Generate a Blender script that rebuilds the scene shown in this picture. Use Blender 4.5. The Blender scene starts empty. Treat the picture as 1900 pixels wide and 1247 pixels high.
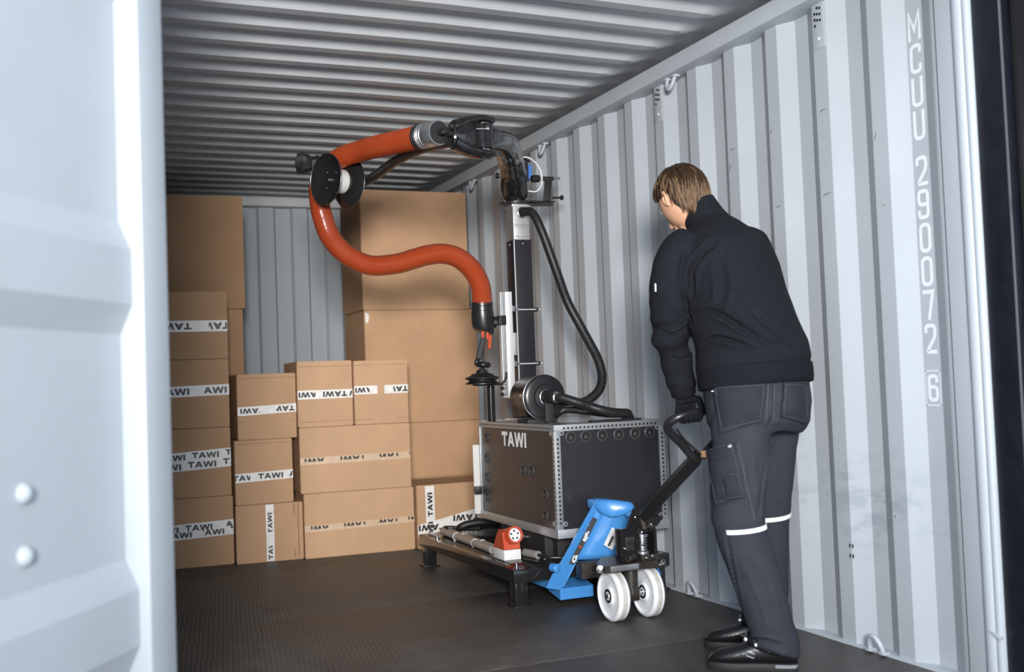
import bpy, bmesh, math, random
from mathutils import Vector, Matrix, noise
from mathutils.bvhtree import BVHTree
random.seed(7)
V = Vector
PI = math.pi
sc = bpy.context.scene
COL = sc.collection

# ------------------------------------------------------------------ camera
cam_d = bpy.data.cameras.new('camera'); cam = bpy.data.objects.new('camera', cam_d); COL.objects.link(cam)
yaw, pitch, roll = 0.4041, 0.0415, -0.0378
fw = V((math.sin(yaw)*math.cos(pitch), math.cos(yaw)*math.cos(pitch), math.sin(pitch)))
rt = V((math.cos(yaw), -math.sin(yaw), 0)); up = rt.cross(fw)
r2 = rt*math.cos(roll)+up*math.sin(roll); u2 = -rt*math.sin(roll)+up*math.cos(roll)
M = Matrix((r2, u2, -fw)).transposed().to_4x4(); M.translation = V((-0.1861, 0, 0.9673))
cam.matrix_world = M
cam_d.sensor_width = 36; cam_d.sensor_fit = 'HORIZONTAL'; cam_d.lens = 36*1976.76/1900
cam_d.clip_start = 0.05; cam_d.clip_end = 200
cam_d.dof.use_dof = True; cam_d.dof.focus_distance = 4.7; cam_d.dof.aperture_fstop = 2.4
sc.camera = cam

# ------------------------------------------------------------------ world and lights
w = bpy.data.worlds.new('overcast_sky'); sc.world = w; w.use_nodes = True
bg = w.node_tree.nodes['Background']; bg.inputs[0].default_value = (0.72, 0.84, 1.0, 1); bg.inputs[1].default_value = 2.0
ld = bpy.data.lights.new('photo_softbox', 'AREA'); ld.shape = 'DISK'; ld.size = 1.0; ld.energy = 112; ld.spread = math.radians(72); ld.color = (1.0, 0.97, 0.93)
lo = bpy.data.objects.new('photo_softbox', ld); COL.objects.link(lo)
lo.location = (-0.84, -1.9, 1.66)
lo.rotation_euler = (V((1.85, 6.0, 1.40))-V(lo.location)).to_track_quat('-Z', 'Y').to_euler()
vs = sc.view_settings; vs.view_transform = 'Standard'; vs.look = 'None'; vs.gamma = 1; vs.use_curve_mapping = False
vs.exposure = 0.0

# ------------------------------------------------------------------ materials
MT = {}
def mat(name, col, rough=0.5, metal=0.0, spec=0.5, var=0.0, vscale=8.0, bump=0.0, bscale=60.0, stretch=None, coat=0.0, trans=0.0):
    m = bpy.data.materials.new(name); m.use_nodes = True; nt = m.node_tree; b = nt.nodes['Principled BSDF']
    b.inputs['Base Color'].default_value = (*col, 1); b.inputs['Roughness'].default_value = rough
    b.inputs['Metallic'].default_value = metal; b.inputs['Specular IOR Level'].default_value = spec
    b.inputs['Coat Weight'].default_value = coat; b.inputs['Coat Roughness'].default_value = 0.1
    if trans: b.inputs['Transmission Weight'].default_value = trans
    if var or bump:
        tc = nt.nodes.new('ShaderNodeTexCoord'); mp = nt.nodes.new('ShaderNodeMapping')
        nt.links.new(tc.outputs['Object'], mp.inputs[0])
        if stretch: mp.inputs['Scale'].default_value = stretch
    if var:
        n = nt.nodes.new('ShaderNodeTexNoise'); n.inputs['Scale'].default_value = vscale; n.inputs['Detail'].default_value = 6
        nt.links.new(mp.outputs[0], n.inputs['Vector'])
        r = nt.nodes.new('ShaderNodeValToRGB'); r.color_ramp.elements[0].position = 0.3; r.color_ramp.elements[1].position = 0.7
        r.color_ramp.elements[0].color = (*[c*(1-var) for c in col], 1); r.color_ramp.elements[1].color = (*[min(1, c*(1+var)) for c in col], 1)
        nt.links.new(n.outputs['Fac'], r.inputs[0]); nt.links.new(r.outputs[0], b.inputs['Base Color'])
    if bump:
        n2 = nt.nodes.new('ShaderNodeTexNoise'); n2.inputs['Scale'].default_value = bscale; n2.inputs['Detail'].default_value = 4
        nt.links.new(mp.outputs[0], n2.inputs['Vector'])
        bp = nt.nodes.new('ShaderNodeBump'); bp.inputs['Strength'].default_value = bump; bp.inputs['Distance'].default_value = 0.01
        nt.links.new(n2.outputs['Fac'], bp.inputs['Height']); nt.links.new(bp.outputs[0], b.inputs['Normal'])
    MT[name] = m
    return m

def paint_material(name, col, rough):
    """container paint with dark rubbed scuffs and small chips (wear of its own shape)"""
    m = mat(name, col, rough, var=0.035, vscale=3.0, bump=0.03, bscale=14)
    nt = m.node_tree; b = nt.nodes['Principled BSDF']; src = b.inputs['Base Color'].links[0].from_socket
    tc = nt.nodes.new('ShaderNodeTexCoord')
    mp = nt.nodes.new('ShaderNodeMapping'); mp.inputs['Scale'].default_value = (1, 3.0, 26); nt.links.new(tc.outputs['Object'], mp.inputs[0])
    n = nt.nodes.new('ShaderNodeTexNoise'); n.inputs['Scale'].default_value = 1.6; n.inputs['Detail'].default_value = 8; n.inputs['Roughness'].default_value = 0.72
    nt.links.new(mp.outputs[0], n.inputs['Vector'])
    r = nt.nodes.new('ShaderNodeValToRGB'); r.color_ramp.elements[0].position = 0.72; r.color_ramp.elements[1].position = 0.88
    r.color_ramp.elements[0].color = (0, 0, 0, 1); r.color_ramp.elements[1].color = (1, 1, 1, 1)
    nt.links.new(n.outputs['Fac'], r.inputs[0])
    mx = nt.nodes.new('ShaderNodeMixRGB'); mx.inputs[2].default_value = (col[0]*0.45, col[1]*0.47, col[2]*0.5, 1)
    nt.links.new(r.outputs[0], mx.inputs[0]); nt.links.new(src, mx.inputs[1]); nt.links.new(mx.outputs[0], b.inputs['Base Color'])
    return m

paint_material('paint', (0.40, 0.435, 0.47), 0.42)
def rubbed_wall():
    m = paint_material('wall_paint', (0.40, 0.435, 0.47), 0.42); nt = m.node_tree; b = nt.nodes['Principled BSDF']; src = b.inputs['Base Color'].links[0].from_socket
    tc = nt.nodes.new('ShaderNodeTexCoord'); sp = nt.nodes.new('ShaderNodeSeparateXYZ'); nt.links.new(tc.outputs['Object'], sp.inputs[0])
    mp = nt.nodes.new('ShaderNodeMapping'); mp.inputs['Scale'].default_value = (3, 3.4, 9); nt.links.new(tc.outputs['Object'], mp.inputs[0])
    n = nt.nodes.new('ShaderNodeTexNoise'); n.inputs['Scale'].default_value = 2.3; n.inputs['Detail'].default_value = 9; n.inputs['Roughness'].default_value = 0.75; nt.links.new(mp.outputs[0], n.inputs['Vector'])
    def mth(op, a, bb):
        q = nt.nodes.new('ShaderNodeMath'); q.operation = op
        for i, v in enumerate((a, bb)):
            if isinstance(v, (int, float)): q.inputs[i].default_value = v
            else: nt.links.new(v, q.inputs[i])
        return q.outputs[0]
    band = mth('MAXIMUM', mth('SUBTRACT', 1.0, mth('MULTIPLY', mth('ABSOLUTE', mth('SUBTRACT', sp.outputs[2], 0.50), 0), 4.5)), 0.0)
    near = mth('MAXIMUM', mth('SUBTRACT', 1.0, mth('MULTIPLY', mth('ABSOLUTE', mth('SUBTRACT', sp.outputs[1], 2.95), 0), 1.7)), 0.0)
    fac = mth('MULTIPLY', mth('MULTIPLY', band, near), mth('MAXIMUM', mth('MULTIPLY', mth('SUBTRACT', n.outputs['Fac'], 0.47), 5.0), 0.0))
    cl = mth('MINIMUM', fac, 0.38)
    mx = nt.nodes.new('ShaderNodeMixRGB'); mx.inputs[2].default_value = (0.20, 0.24, 0.28, 1)
    nt.links.new(cl, mx.inputs[0]); nt.links.new(src, mx.inputs[1]); nt.links.new(mx.outputs[0], b.inputs['Base Color'])
rubbed_wall()
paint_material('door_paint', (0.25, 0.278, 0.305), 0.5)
mat('roof_paint', (0.50, 0.52, 0.54), 0.45, var=0.05, vscale=5)
mat('navy', (0.0055, 0.0068, 0.012), 0.4, var=0.3, vscale=18)
mat('gasket', (0.006, 0.006, 0.007), 0.5)
mat('seam_dark', (0.05, 0.05, 0.055), 0.7)
mat('letter_white', (0.70, 0.74, 0.78), 0.4)
mat('logo_white', (0.80, 0.82, 0.84), 0.4)
mat('port_ring', (0.050, 0.050, 0.053), 0.35)
mat('sheet_white', (0.50, 0.49, 0.47), 0.5)
mat('card', (0.47, 0.285, 0.16), 0.78, var=0.06, vscale=6, bump=0.04, bscale=160)
mat('card_b', (0.44, 0.265, 0.145), 0.78, var=0.06, vscale=5, bump=0.04, bscale=160)
mat('card_c', (0.50, 0.31, 0.18), 0.78, var=0.06, vscale=5, bump=0.04, bscale=160)
mat('card_edge', (0.30, 0.175, 0.09), 0.85)
mat('tape_white', (0.78, 0.75, 0.72), 0.3, var=0.10, vscale=30)
mat('tape_clear', (0.62, 0.45, 0.31), 0.16, var=0.10, vscale=25)
mat('ink', (0.018, 0.017, 0.017), 0.45)
mat('black_gloss', (0.012, 0.012, 0.013), 0.12, spec=0.6)
mat('black_satin', (0.014, 0.014, 0.016), 0.32)
mat('black_matte', (0.012, 0.012, 0.013), 0.6)
mat('black_panel', (0.020, 0.020, 0.023), 0.30, bump=0.02, bscale=500)
mat('mast_black', (0.014, 0.014, 0.018), 0.38)
mat('rubber', (0.010, 0.010, 0.011), 0.42)
mat('carbon', (0.012, 0.012, 0.013), 0.14, spec=0.5, var=0.5, vscale=40, coat=0.15)
mat('carbon_tube', (0.016, 0.015, 0.014), 0.36, var=0.4, vscale=60)
mat('alu', (0.56, 0.57, 0.58), 0.45, 0.9, bump=0.05, bscale=90, stretch=(40, 40, 1))
mat('alu_light', (0.80, 0.81, 0.83), 0.42, 0.6)
mat('trim_alu', (0.46, 0.48, 0.50), 0.42, 0.75)
mat('steel', (0.66, 0.66, 0.67), 0.22, 1.0)
mat('zinc', (0.58, 0.60, 0.63), 0.30, 0.9)
mat('brown_steel', (0.050, 0.044, 0.039), 0.45, 0.6, var=0.5, vscale=30)
mat('white_plastic', (0.66, 0.66, 0.66), 0.35)
mat('orange', (0.29, 0.043, 0.012), 0.20, spec=0.7)
mat('red_plastic', (0.44, 0.060, 0.022), 0.35)
mat('hub_white', (0.55, 0.55, 0.53), 0.5)
mat('blue_paint', (0.055, 0.235, 0.56), 0.28, var=0.04, coat=0.3)
mat('wheel_white', (0.74, 0.76, 0.78), 0.38, var=0.05, vscale=30)
mat('tread_worn', (0.47, 0.45, 0.43), 0.6, var=0.15, vscale=60)
mat('conduit', (0.24, 0.225, 0.21), 0.25, var=0.1, vscale=20)
mat('label_blue', (0.04, 0.16, 0.50), 0.4)
mat('foam_grey', (0.035, 0.035, 0.038), 0.85)
mat('fleece', (0.0085, 0.0097, 0.0132), 0.92, spec=0.15, var=0.12, vscale=60, bump=0.25, bscale=420)
mat('rib_knit', (0.0085, 0.0096, 0.013), 0.95, spec=0.1, bump=0.3, bscale=300)
mat('trouser', (0.028, 0.0315, 0.040), 0.9, spec=0.15, var=0.10, vscale=14, bump=0.15, bscale=500)
mat('pocket', (0.020, 0.0225, 0.030), 0.9, spec=0.15, var=0.15, vscale=25, bump=0.15, bscale=500)
mat('stitch', (0.048, 0.054, 0.068), 0.8)
mat('reflective', (0.95, 0.96, 0.97), 0.3)
mat('skin', (0.60, 0.33, 0.21), 0.5, var=0.06, vscale=30)
mat('hair_brown', (0.030, 0.0155, 0.0075), 0.55, var=0.35, vscale=40, spec=0.25)
mat('hair_light', (0.125, 0.076, 0.043), 0.55, var=0.3, vscale=40, spec=0.25)
mat('leather', (0.008, 0.008, 0.009), 0.25, bump=0.1, bscale=120)
mat('sole', (0.012, 0.012, 0.012), 0.7)
mat('sole_grey', (0.16, 0.18, 0.20), 0.6)
mat('eye_white', (0.8, 0.8, 0.78), 0.3)
mat('ground', (0.40, 0.40, 0.40), 0.9, var=0.2, vscale=3, bump=0.2, bscale=40)
mat('floor_gap', (0.34, 0.27, 0.20), 0.8)

def floor_material():
    m = mat('plywood', (0.11, 0.10, 0.09), 0.50)
    nt = m.node_tree; b = nt.nodes['Principled BSDF']
    tc = nt.nodes.new('ShaderNodeTexCoord')
    def noi(scale, st, det=8, rough=0.6):
        mp = nt.nodes.new('ShaderNodeMapping'); mp.inputs['Scale'].default_value = st; nt.links.new(tc.outputs['Object'], mp.inputs[0])
        n = nt.nodes.new('ShaderNodeTexNoise'); n.inputs['Scale'].default_value = scale; n.inputs['Detail'].default_value = det; n.inputs['Roughness'].default_value = rough
        nt.links.new(mp.outputs[0], n.inputs['Vector']); return n.outputs['Fac']
    a = noi(2.2, (1, 1, 1)); g = noi(9, (1.2, 9, 1))
    r = nt.nodes.new('ShaderNodeValToRGB'); cr = r.color_ramp
    cr.elements[0].position = 0.28; cr.elements[0].color = (0.042, 0.036, 0.032, 1)
    cr.elements[1].position = 0.75; cr.elements[1].color = (0.112, 0.102, 0.093, 1)
    nt.links.new(a, r.inputs[0])
    mx = nt.nodes.new('ShaderNodeMixRGB'); mx.blend_type = 'MULTIPLY'; mx.inputs[0].default_value = 0.85
    r3 = nt.nodes.new('ShaderNodeValToRGB'); r3.color_ramp.elements[0].position = 0.3; r3.color_ramp.elements[0].color = (0.5, 0.5, 0.5, 1); r3.color_ramp.elements[1].position = 0.7; r3.color_ramp.elements[1].color = (1.25, 1.25, 1.25, 1)
    nt.links.new(g, r3.inputs[0]); nt.links.new(r.outputs[0], mx.inputs[1]); nt.links.new(r3.outputs[0], mx.inputs[2]); nt.links.new(mx.outputs[0], b.inputs['Base Color'])
    rib_in = b.inputs['Base Color'].links[0].from_socket
    # fine lengthwise ribs of the phenolic wire-mesh surface
    mp = nt.nodes.new('ShaderNodeMapping'); mp.inputs['Rotation'].default_value = (0, 0, math.radians(8)); nt.links.new(tc.outputs['Object'], mp.inputs[0])
    wv = nt.nodes.new('ShaderNodeTexWave'); wv.bands_direction = 'X'; wv.inputs['Scale'].default_value = 17; wv.inputs['Distortion'].default_value = 3.5; wv.inputs['Detail Scale'].default_value = 0.6; wv.inputs['Detail'].default_value = 2
    nt.links.new(mp.outputs[0], wv.inputs['Vector'])
    pm = noi(3.1, (1, 0.6, 1), 5)
    r4 = nt.nodes.new('ShaderNodeValToRGB'); r4.color_ramp.elements[0].position = 0.45; r4.color_ramp.elements[0].color = (0, 0, 0, 1); r4.color_ramp.elements[1].position = 0.62; r4.color_ramp.elements[1].color = (0.75, 0.75, 0.75, 1)
    nt.links.new(pm, r4.inputs[0])
    r5 = nt.nodes.new('ShaderNodeValToRGB'); r5.color_ramp.elements[0].position = 0.25; r5.color_ramp.elements[0].color = (0.55, 0.53, 0.52, 1); r5.color_ramp.elements[1].position = 0.6; r5.color_ramp.elements[1].color = (1.1, 1.1, 1.1, 1)
    nt.links.new(wv.outputs['Fac'], r5.inputs[0])
    m4 = nt.nodes.new('ShaderNodeMixRGB'); m4.blend_type = 'MULTIPLY'; nt.links.new(r4.outputs[0], m4.inputs[0]); nt.links.new(rib_in, m4.inputs[1]); nt.links.new(r5.outputs[0], m4.inputs[2]); nt.links.new(m4.outputs[0], b.inputs['Base Color'])
    ad = nt.nodes.new('ShaderNodeMath'); ad.operation = 'MULTIPLY_ADD'; ad.inputs[1].default_value = 0.5
    nt.links.new(wv.outputs['Fac'], ad.inputs[0]); nt.links.new(g, ad.inputs[2])
    bp = nt.nodes.new('ShaderNodeBump'); bp.inputs['Strength'].default_value = 0.5; bp.inputs['Distance'].default_value = 0.004
    nt.links.new(ad.outputs[0], bp.inputs['Height']); nt.links.new(bp.outputs[0], b.inputs['Normal'])
    rr = nt.nodes.new('ShaderNodeMapRange'); rr.inputs['To Min'].default_value = 0.38; rr.inputs['To Max'].default_value = 0.65
    nt.links.new(a, rr.inputs[0]); nt.links.new(rr.outputs[0], b.inputs['Roughness'])
floor_material()

# ------------------------------------------------------------------ geometry helpers
def frame(d, hint=None):
    d = V(d).normalized(); h = V(hint) if hint else (V((0, 0, 1)) if abs(d.z) < 0.9 else V((0, 1, 0)))
    x = h.cross(d).normalized(); y = d.cross(x)
    return x, y, d

class MB:
    def __init__(s): s.v = []; s.f = []
    def add(s, vs, fs):
        o = len(s.v); s.v += [V(p) for p in vs]; s.f += [[o+i for i in f] for f in fs]; return s
    def box(s, c, size, rot=None, bev=0.0):
        """box with chamfered edges"""
        hx, hy, hz = [k/2 for k in size]
        bm = bmesh.new(); bmesh.ops.create_cube(bm, size=1)
        for vv in bm.verts: vv.co = V((vv.co.x*2*hx, vv.co.y*2*hy, vv.co.z*2*hz))
        if bev: bmesh.ops.bevel(bm, geom=bm.edges[:], offset=min(bev, 0.45*min(size)), segments=2, profile=0.6, affect='EDGES')
        bm.verts.index_update()
        m = (rot if rot else Matrix.Identity(3))
        s.add([m @ vv.co + V(c) for vv in bm.verts], [[q.index for q in f.verts] for f in bm.faces]); bm.free(); return s
    def bx(s, x0, x1, y0, y1, z0, z1, bev=0.0):
        return s.box(((x0+x1)/2, (y0+y1)/2, (z0+z1)/2), (x1-x0, y1-y0, z1-z0), None, bev)
    def rings(s, rs, cap=True, closed=False):
        n = len(rs[0]); o = len(s.v)
        for r in rs: s.v += [V(p) for p in r]
        L = len(rs)
        for i in range(L-1 if not closed else L):
            a = o+i*n; b = o+((i+1) % L)*n
            for j in range(n): s.f.append([a+j, a+(j+1) % n, b+(j+1) % n, b+j])
        if cap and not closed:
            s.f.append([o+j for j in range(n)][::-1]); s.f.append([o+(L-1)*n+j for j in range(n)])
        return s
    def cyl(s, p0, p1, r0, r1=None, n=20, bev=0.0):
        r1 = r0 if r1 is None else r1; p0 = V(p0); p1 = V(p1); x, y, d = frame(p1-p0)
        prof = [(0, r0), (1, r1)]; L = (p1-p0).length
        if bev: prof = [(0, r0-bev), (bev/L, r0), (1-bev/L, r1), (1, r1-bev)]
        return s.rings([[p0+d*(t*L)+(x*math.cos(a)+y*math.sin(a))*r for a in [2*PI*k/n for k in range(n)]] for t, r in prof])
    def lathe(s, p, d, prof, n=32, cap=True):
        """prof: list of (distance along axis, radius)"""
        p = V(p); x, y, d = frame(d)
        return s.rings([[p+d*t+(x*math.cos(a)+y*math.sin(a))*max(r, 1e-4) for a in [2*PI*k/n for k in range(n)]] for t, r in prof], cap)
    def tube(s, pts, rad, n=12, hint=None, cap=True, flat=None):
        """swept tube; rad number or list; flat = (kx, ky) elliptic scale"""
        pts = [V(p) for p in pts]; N = len(pts); rad = rad if isinstance(rad, (list, tuple)) else [rad]*N
        tg = [(pts[min(i+1, N-1)]-pts[max(i-1, 0)]).normalized() for i in range(N)]
        x, y, _ = frame(tg[0], hint); rs = []; kx, ky = flat if flat else (1, 1)
        for i in range(N):
            x = (x-tg[i]*x.dot(tg[i])).normalized(); y = tg[i].cross(x)
            rs.append([pts[i]+(x*math.cos(a)*kx+y*math.sin(a)*ky)*rad[i] for a in [2*PI*k/n for k in range(n)]])
        return s.rings(rs, cap)
    def ell(s, c, ax, n=14, m=10):
        """ellipsoid with axes given as three vectors"""
        c = V(c); a, b, d = [V(q) for q in ax]; rs = []
        for i in range(m+1):
            t = -PI/2+PI*i/m; k = max(math.cos(t), 0.02)
            rs.append([c+d*math.sin(t)+(a*math.cos(p)+b*math.sin(p))*k for p in [2*PI*j/n for j in range(n)]])
        return s.rings(rs)
    def torus(s, c, d, R, r, n=28, m=10, kx=1.0):
        x, y, d = frame(d); c = V(c)
        return s.rings([[c+(x*math.cos(a)*kx+y*math.sin(a))*(R+r*math.cos(b))+d*r*math.sin(b) for b in [2*PI*k/m for k in range(m)]] for a in [2*PI*i/n for i in range(n)]], closed=True)
    def prism(s, poly, off):
        """polygon (3D points) extruded by vector off"""
        poly = [V(p) for p in poly]; off = V(off); n = len(poly); o = len(s.v)
        s.v += poly+[p+off for p in poly]
        s.f += [[o+i for i in range(n)][::-1], [o+n+i for i in range(n)]]+[[o+i, o+(i+1) % n, o+n+(i+1) % n, o+n+i] for i in range(n)]
        return s
    def mesh(s, origin=(0, 0, 0)):
        o = V(origin); me = bpy.data.meshes.new('m'); me.from_pydata([tuple(p-o) for p in s.v], [], s.f)
        bm = bmesh.new(); bm.from_mesh(me); bmesh.ops.recalc_face_normals(bm, faces=bm.faces); bm.to_mesh(me); bm.free(); return me
    def build(s, name, m, parent=None, smooth=True, angle=35, origin=None):
        org = V((0, 0, 0))
        if parent is not None: org = V(parent.get('_org', (0, 0, 0)))
        elif origin is not None: org = V(origin)
        me = s.mesh(org); me.name = name
        return link(name, me, m, parent, org if parent is None else None, smooth, angle)

ORG = {}
def link(name, me, m, parent=None, loc=None, smooth=True, angle=35):
    if m: me.materials.clear(); me.materials.append(MT[m] if isinstance(m, str) else m)
    if smooth:
        me.polygons.foreach_set('use_smooth', [True]*len(me.polygons))
        me.set_sharp_from_angle(angle=math.radians(angle))
    o = bpy.data.objects.new(name, me); COL.objects.link(o)
    if parent is not None:
        o.parent = parent; o['_org'] = tuple(parent['_org'])
    else:
        o.location = loc if loc is not None else (0, 0, 0); o['_org'] = tuple(o.location)
    return o
def empty(name, loc, label=None, cat=None, group=None):
    o = bpy.data.objects.new(name, None); COL.objects.link(o); o.location = loc; o.empty_display_size = 0.05
    o['_org'] = tuple(loc)
    if label: tag(o, label, cat, group)
    return o
def tag(o, label, cat, group=None):
    o['label'] = label; o['category'] = cat
    if group: o['group'] = group
    return o
def struct(o, label=None):
    o['kind'] = 'structure'
    if label: o['label'] = label
    return o
def dup(o, parent, off):
    c = o.copy(); COL.objects.link(c); c.parent = parent; c.location = V(o.location)+V(off); return c

def spline(pts, k=8):
    """Catmull-Rom through points"""
    P = [V(p) for p in pts]; P = [P[0]*2-P[1]]+P+[P[-1]*2-P[-2]]; out = []
    for i in range(1, len(P)-2):
        for j in range(k):
            t = j/k; a, b, c, d = P[i-1], P[i], P[i+1], P[i+2]
            out.append(0.5*((2*b)+(c-a)*t+(2*a-5*b+4*c-d)*t*t+(3*b-a-3*c+d)*t**3))
    out.append(P[-2]); return out
def resample(pts, step):
    out = [pts[0]]; acc = 0
    for a, b in zip(pts, pts[1:]):
        L = (b-a).length; t = step-acc
        while t <= L: out.append(a+(b-a)*(t/L)); t += step
        acc = (acc+L) % step
    return out
def ribbed(pts, r, pitch, depth, n=20):
    p = resample(spline(pts, 12), pitch/4)
    return MB().tube(p, [r-depth*(0.5-0.5*math.cos(PI*i/2)) for i in range(len(p))], n)

TEXT = {}
GL = {'T': (1.12, [[(0, .73), (1.12, .73), (1.12, 1), (0, 1)], [(.40, 0), (.72, 0), (.72, .73), (.40, .73)]]),
      'A': (1.32, [[(0, 0), (.35, 0), (.84, 1), (.48, 1)], [(.97, 0), (1.32, 0), (.84, 1), (.66, .63)], [(.448, .20), (.872, .20), (.763, .42), (.556, .42)]]),
      'W': (1.74, [[(0, 1), (.30, 0), (.63, 0), (.87, .6), (1.11, 0), (1.44, 0), (1.74, 1), (1.41, 1), (1.27, .42), (1.03, 1), (.71, 1), (.47, .42), (.33, 1)]]),
      'I': (.34, [[(0, 0), (.34, 0), (.34, 1), (0, 1)]])}
def glyph_mesh(s, h, xs):
    x = 0; vs = []; fs = []
    for i, ch in enumerate(s):
        wd, qs = GL[ch]
        for q in qs:
            o = len(vs); vs += [V((x+a, b, 0)) for a, b in q]; fs.append([o+k for k in range(len(q))])
        x += wd+(0.02 if ch in 'TA' and i+1 < len(s) and s[i+1] in 'AW' else 0.10)
    x -= 0.10
    return [V(((v.x-x/2)*h*xs, (v.y-.5)*h, 0)) for v in vs], fs, x*h*xs
def rounded(pts, r, k=5, closed=False):
    out = []; P = [V((a, b, 0)) for a, b in pts]; n = len(P)
    for i, p in enumerate(P):
        if not closed and i in (0, n-1): out.append(p); continue
        a, b = P[i-1], P[(i+1) % n]; d1 = (a-p); d2 = (b-p); q = min(r, d1.length*.5, d2.length*.5)
        if r <= 0: out.append(p); continue
        s0 = p+d1.normalized()*q; s1 = p+d2.normalized()*q
        for j in range(k+1):
            t = j/k; out.append(s0*(1-t)**2+p*2*t*(1-t)+s1*t*t)
    if closed: out.append(out[0])
    return out
def ribbon(mb, pts, wd, c, X, Y):
    N = len(pts); L = []; Rr = []
    closed = (pts[0]-pts[-1]).length < 1e-6
    for i in range(N):
        a = pts[i-1] if i else (pts[-2] if closed else pts[0]); b = pts[i+1] if i < N-1 else (pts[1] if closed else pts[-1])
        d1 = (pts[i]-a); d2 = (b-pts[i]); d1 = d1.normalized() if d1.length > 1e-9 else d2.normalized(); d2 = d2.normalized() if d2.length > 1e-9 else d1
        t = (d1+d2).normalized(); nn = V((-t.y, t.x, 0)); k = min(2.2, 1/max(.3, t.dot(d1)))
        L.append(pts[i]+nn*(wd/2*k)); Rr.append(pts[i]-nn*(wd/2*k))
    w3 = lambda p: V(c)+V(X)*p.x+V(Y)*p.y
    mb.add([w3(p) for p in L]+[w3(p) for p in Rr], [[i, i+1, N+i+1, N+i] for i in range(N-1)])
def number_glyph(mb, ch, wd, h, st, c, X, Y):
    a, b = (wd-st)/2, (h-st)/2; r = a*.95
    G = {'0': ([(-a, -b), (a, -b), (a, b), (-a, b)], r, True), 'U': ([(-a, b+st/2), (-a, -b), (a, -b), (a, b+st/2)], r, False),
         'C': ([(a, b*.42), (a, b), (-a, b), (-a, -b), (a, -b), (a, -b*.42)], r, False), '7': ([(-a-st/2, b), (a, b), (-a*.1, -b-st/2)], 0, False),
         '2': ([(-a, b*.45), (-a, b), (a, b), (a, b*.15), (-a, -b), (a+st/2, -b)], r*.75, False),
         '9': ([(a, b*.1), (a, b), (-a, b), (-a, -b*.02), (a, -b*.02)], r*.8, False), '6': ([(-a, -b*.1), (-a, -b), (a, -b), (a, b*.08), (-a, b*.08)], r*.8, False),
         'M': ([(-a, -b-st/2), (-a, b), (0, -b*.35), (a, b), (a, -b-st/2)], 0, False)}
    p, rr, cl = G[ch]; ribbon(mb, rounded(p, rr, closed=cl), st, c, X, Y)
    c = V(c)+V(X).cross(V(Y))*0.0005
    if ch == '9': ribbon(mb, rounded([(a, b*.4), (a, -b), (-a, -b), (-a, -b*.45)], r*.8), st, c, X, Y)
    if ch == '6': ribbon(mb, rounded([(-a, -b*.4), (-a, b), (a, b), (a, b*.45)], r*.8), st, c, X, Y)
def text_mesh(s, h, xs=1.0, bold=0.0, ext=0.0):
    """flat lettering, cap height h, centred at the origin in the XY plane; returns (verts, faces, width)"""
    key = (s, h, xs, bold, ext)
    if key in TEXT: return TEXT[key]
    if all(ch in GL for ch in s):
        TEXT[key] = glyph_mesh(s, h, xs); return TEXT[key]
    cu = bpy.data.curves.new('t', 'FONT'); cu.body = s; cu.size = 1; cu.offset = bold; cu.extrude = ext; cu.resolution_u = 3
    o = bpy.data.objects.new('t', cu); COL.objects.link(o)
    dg = bpy.context.evaluated_depsgraph_get(); me = bpy.data.meshes.new_from_object(o.evaluated_get(dg))
    vs = [v.co.copy() for v in me.vertices]; fs = [list(p.vertices) for p in me.polygons]
    x0 = min(v.x for v in vs); x1 = max(v.x for v in vs); y0 = min(v.y for v in vs); y1 = max(v.y for v in vs); k = h/(y1-y0)
    vs = [V(((v.x-(x0+x1)/2)*k*xs, (v.y-(y0+y1)/2)*k, v.z)) for v in vs]
    bpy.data.objects.remove(o); bpy.data.curves.remove(cu); bpy.data.meshes.remove(me)
    TEXT[key] = (vs, fs, (x1-x0)*k*xs); return TEXT[key]
def put_text(mb, s, h, c, X, Y, xs=1.0, bold=0.0, clip=None):
    vs, fs, wd = text_mesh(s, h, xs, bold)
    c = V(c); X = V(X); Y = V(Y)
    if clip:
        x0, x1, y0, y1 = clip
        bm = bmesh.new(); bv = [bm.verts.new(v) for v in vs]
        for f in fs:
            try: bm.faces.new([bv[i] for i in f])
            except ValueError: pass
        for co, no in (((x0, 0, 0), (-1, 0, 0)), ((x1, 0, 0), (1, 0, 0)), ((0, y0, 0), (0, -1, 0)), ((0, y1, 0), (0, 1, 0))):
            bmesh.ops.bisect_plane(bm, geom=bm.verts[:]+bm.edges[:]+bm.faces[:], plane_co=co, plane_no=no, clear_outer=True)
        bm.verts.index_update(); vs = [v.co.copy() for v in bm.verts]; fs = [[q.index for q in f.verts] for f in bm.faces]; bm.free()
    if fs: mb.add([c+X*v.x+Y*v.y for v in vs], fs)
    return wd

# ================================================================== SETTING: shipping container
W = 2.352; Y0 = 2.35; Y1 = 7.9; H = 2.385; PITCH = 0.278

# floor: steel base with plywood sheets
fl = struct(MB().bx(-0.05, W+0.05, Y0-0.05, Y1+0.05, -0.14, -0.012).build('floor', 'floor_gap'))
fl['label'] = 'dark brown plywood container floor with scuffed sheets'
ys = [Y0-0.04, 3.365, 4.57, 5.77, 6.95, Y1+0.03]
for i in range(5):
    ga, gb = (0.003 if i == 1 else 0.0005), (0.003 if i == 0 else 0.0005)
    MB().bx(0.012, W-0.012, ys[i]+ga, ys[i+1]-gb, -0.012, 0.0, 0.0006).build('floor_panel', 'plywood', fl)
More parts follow.
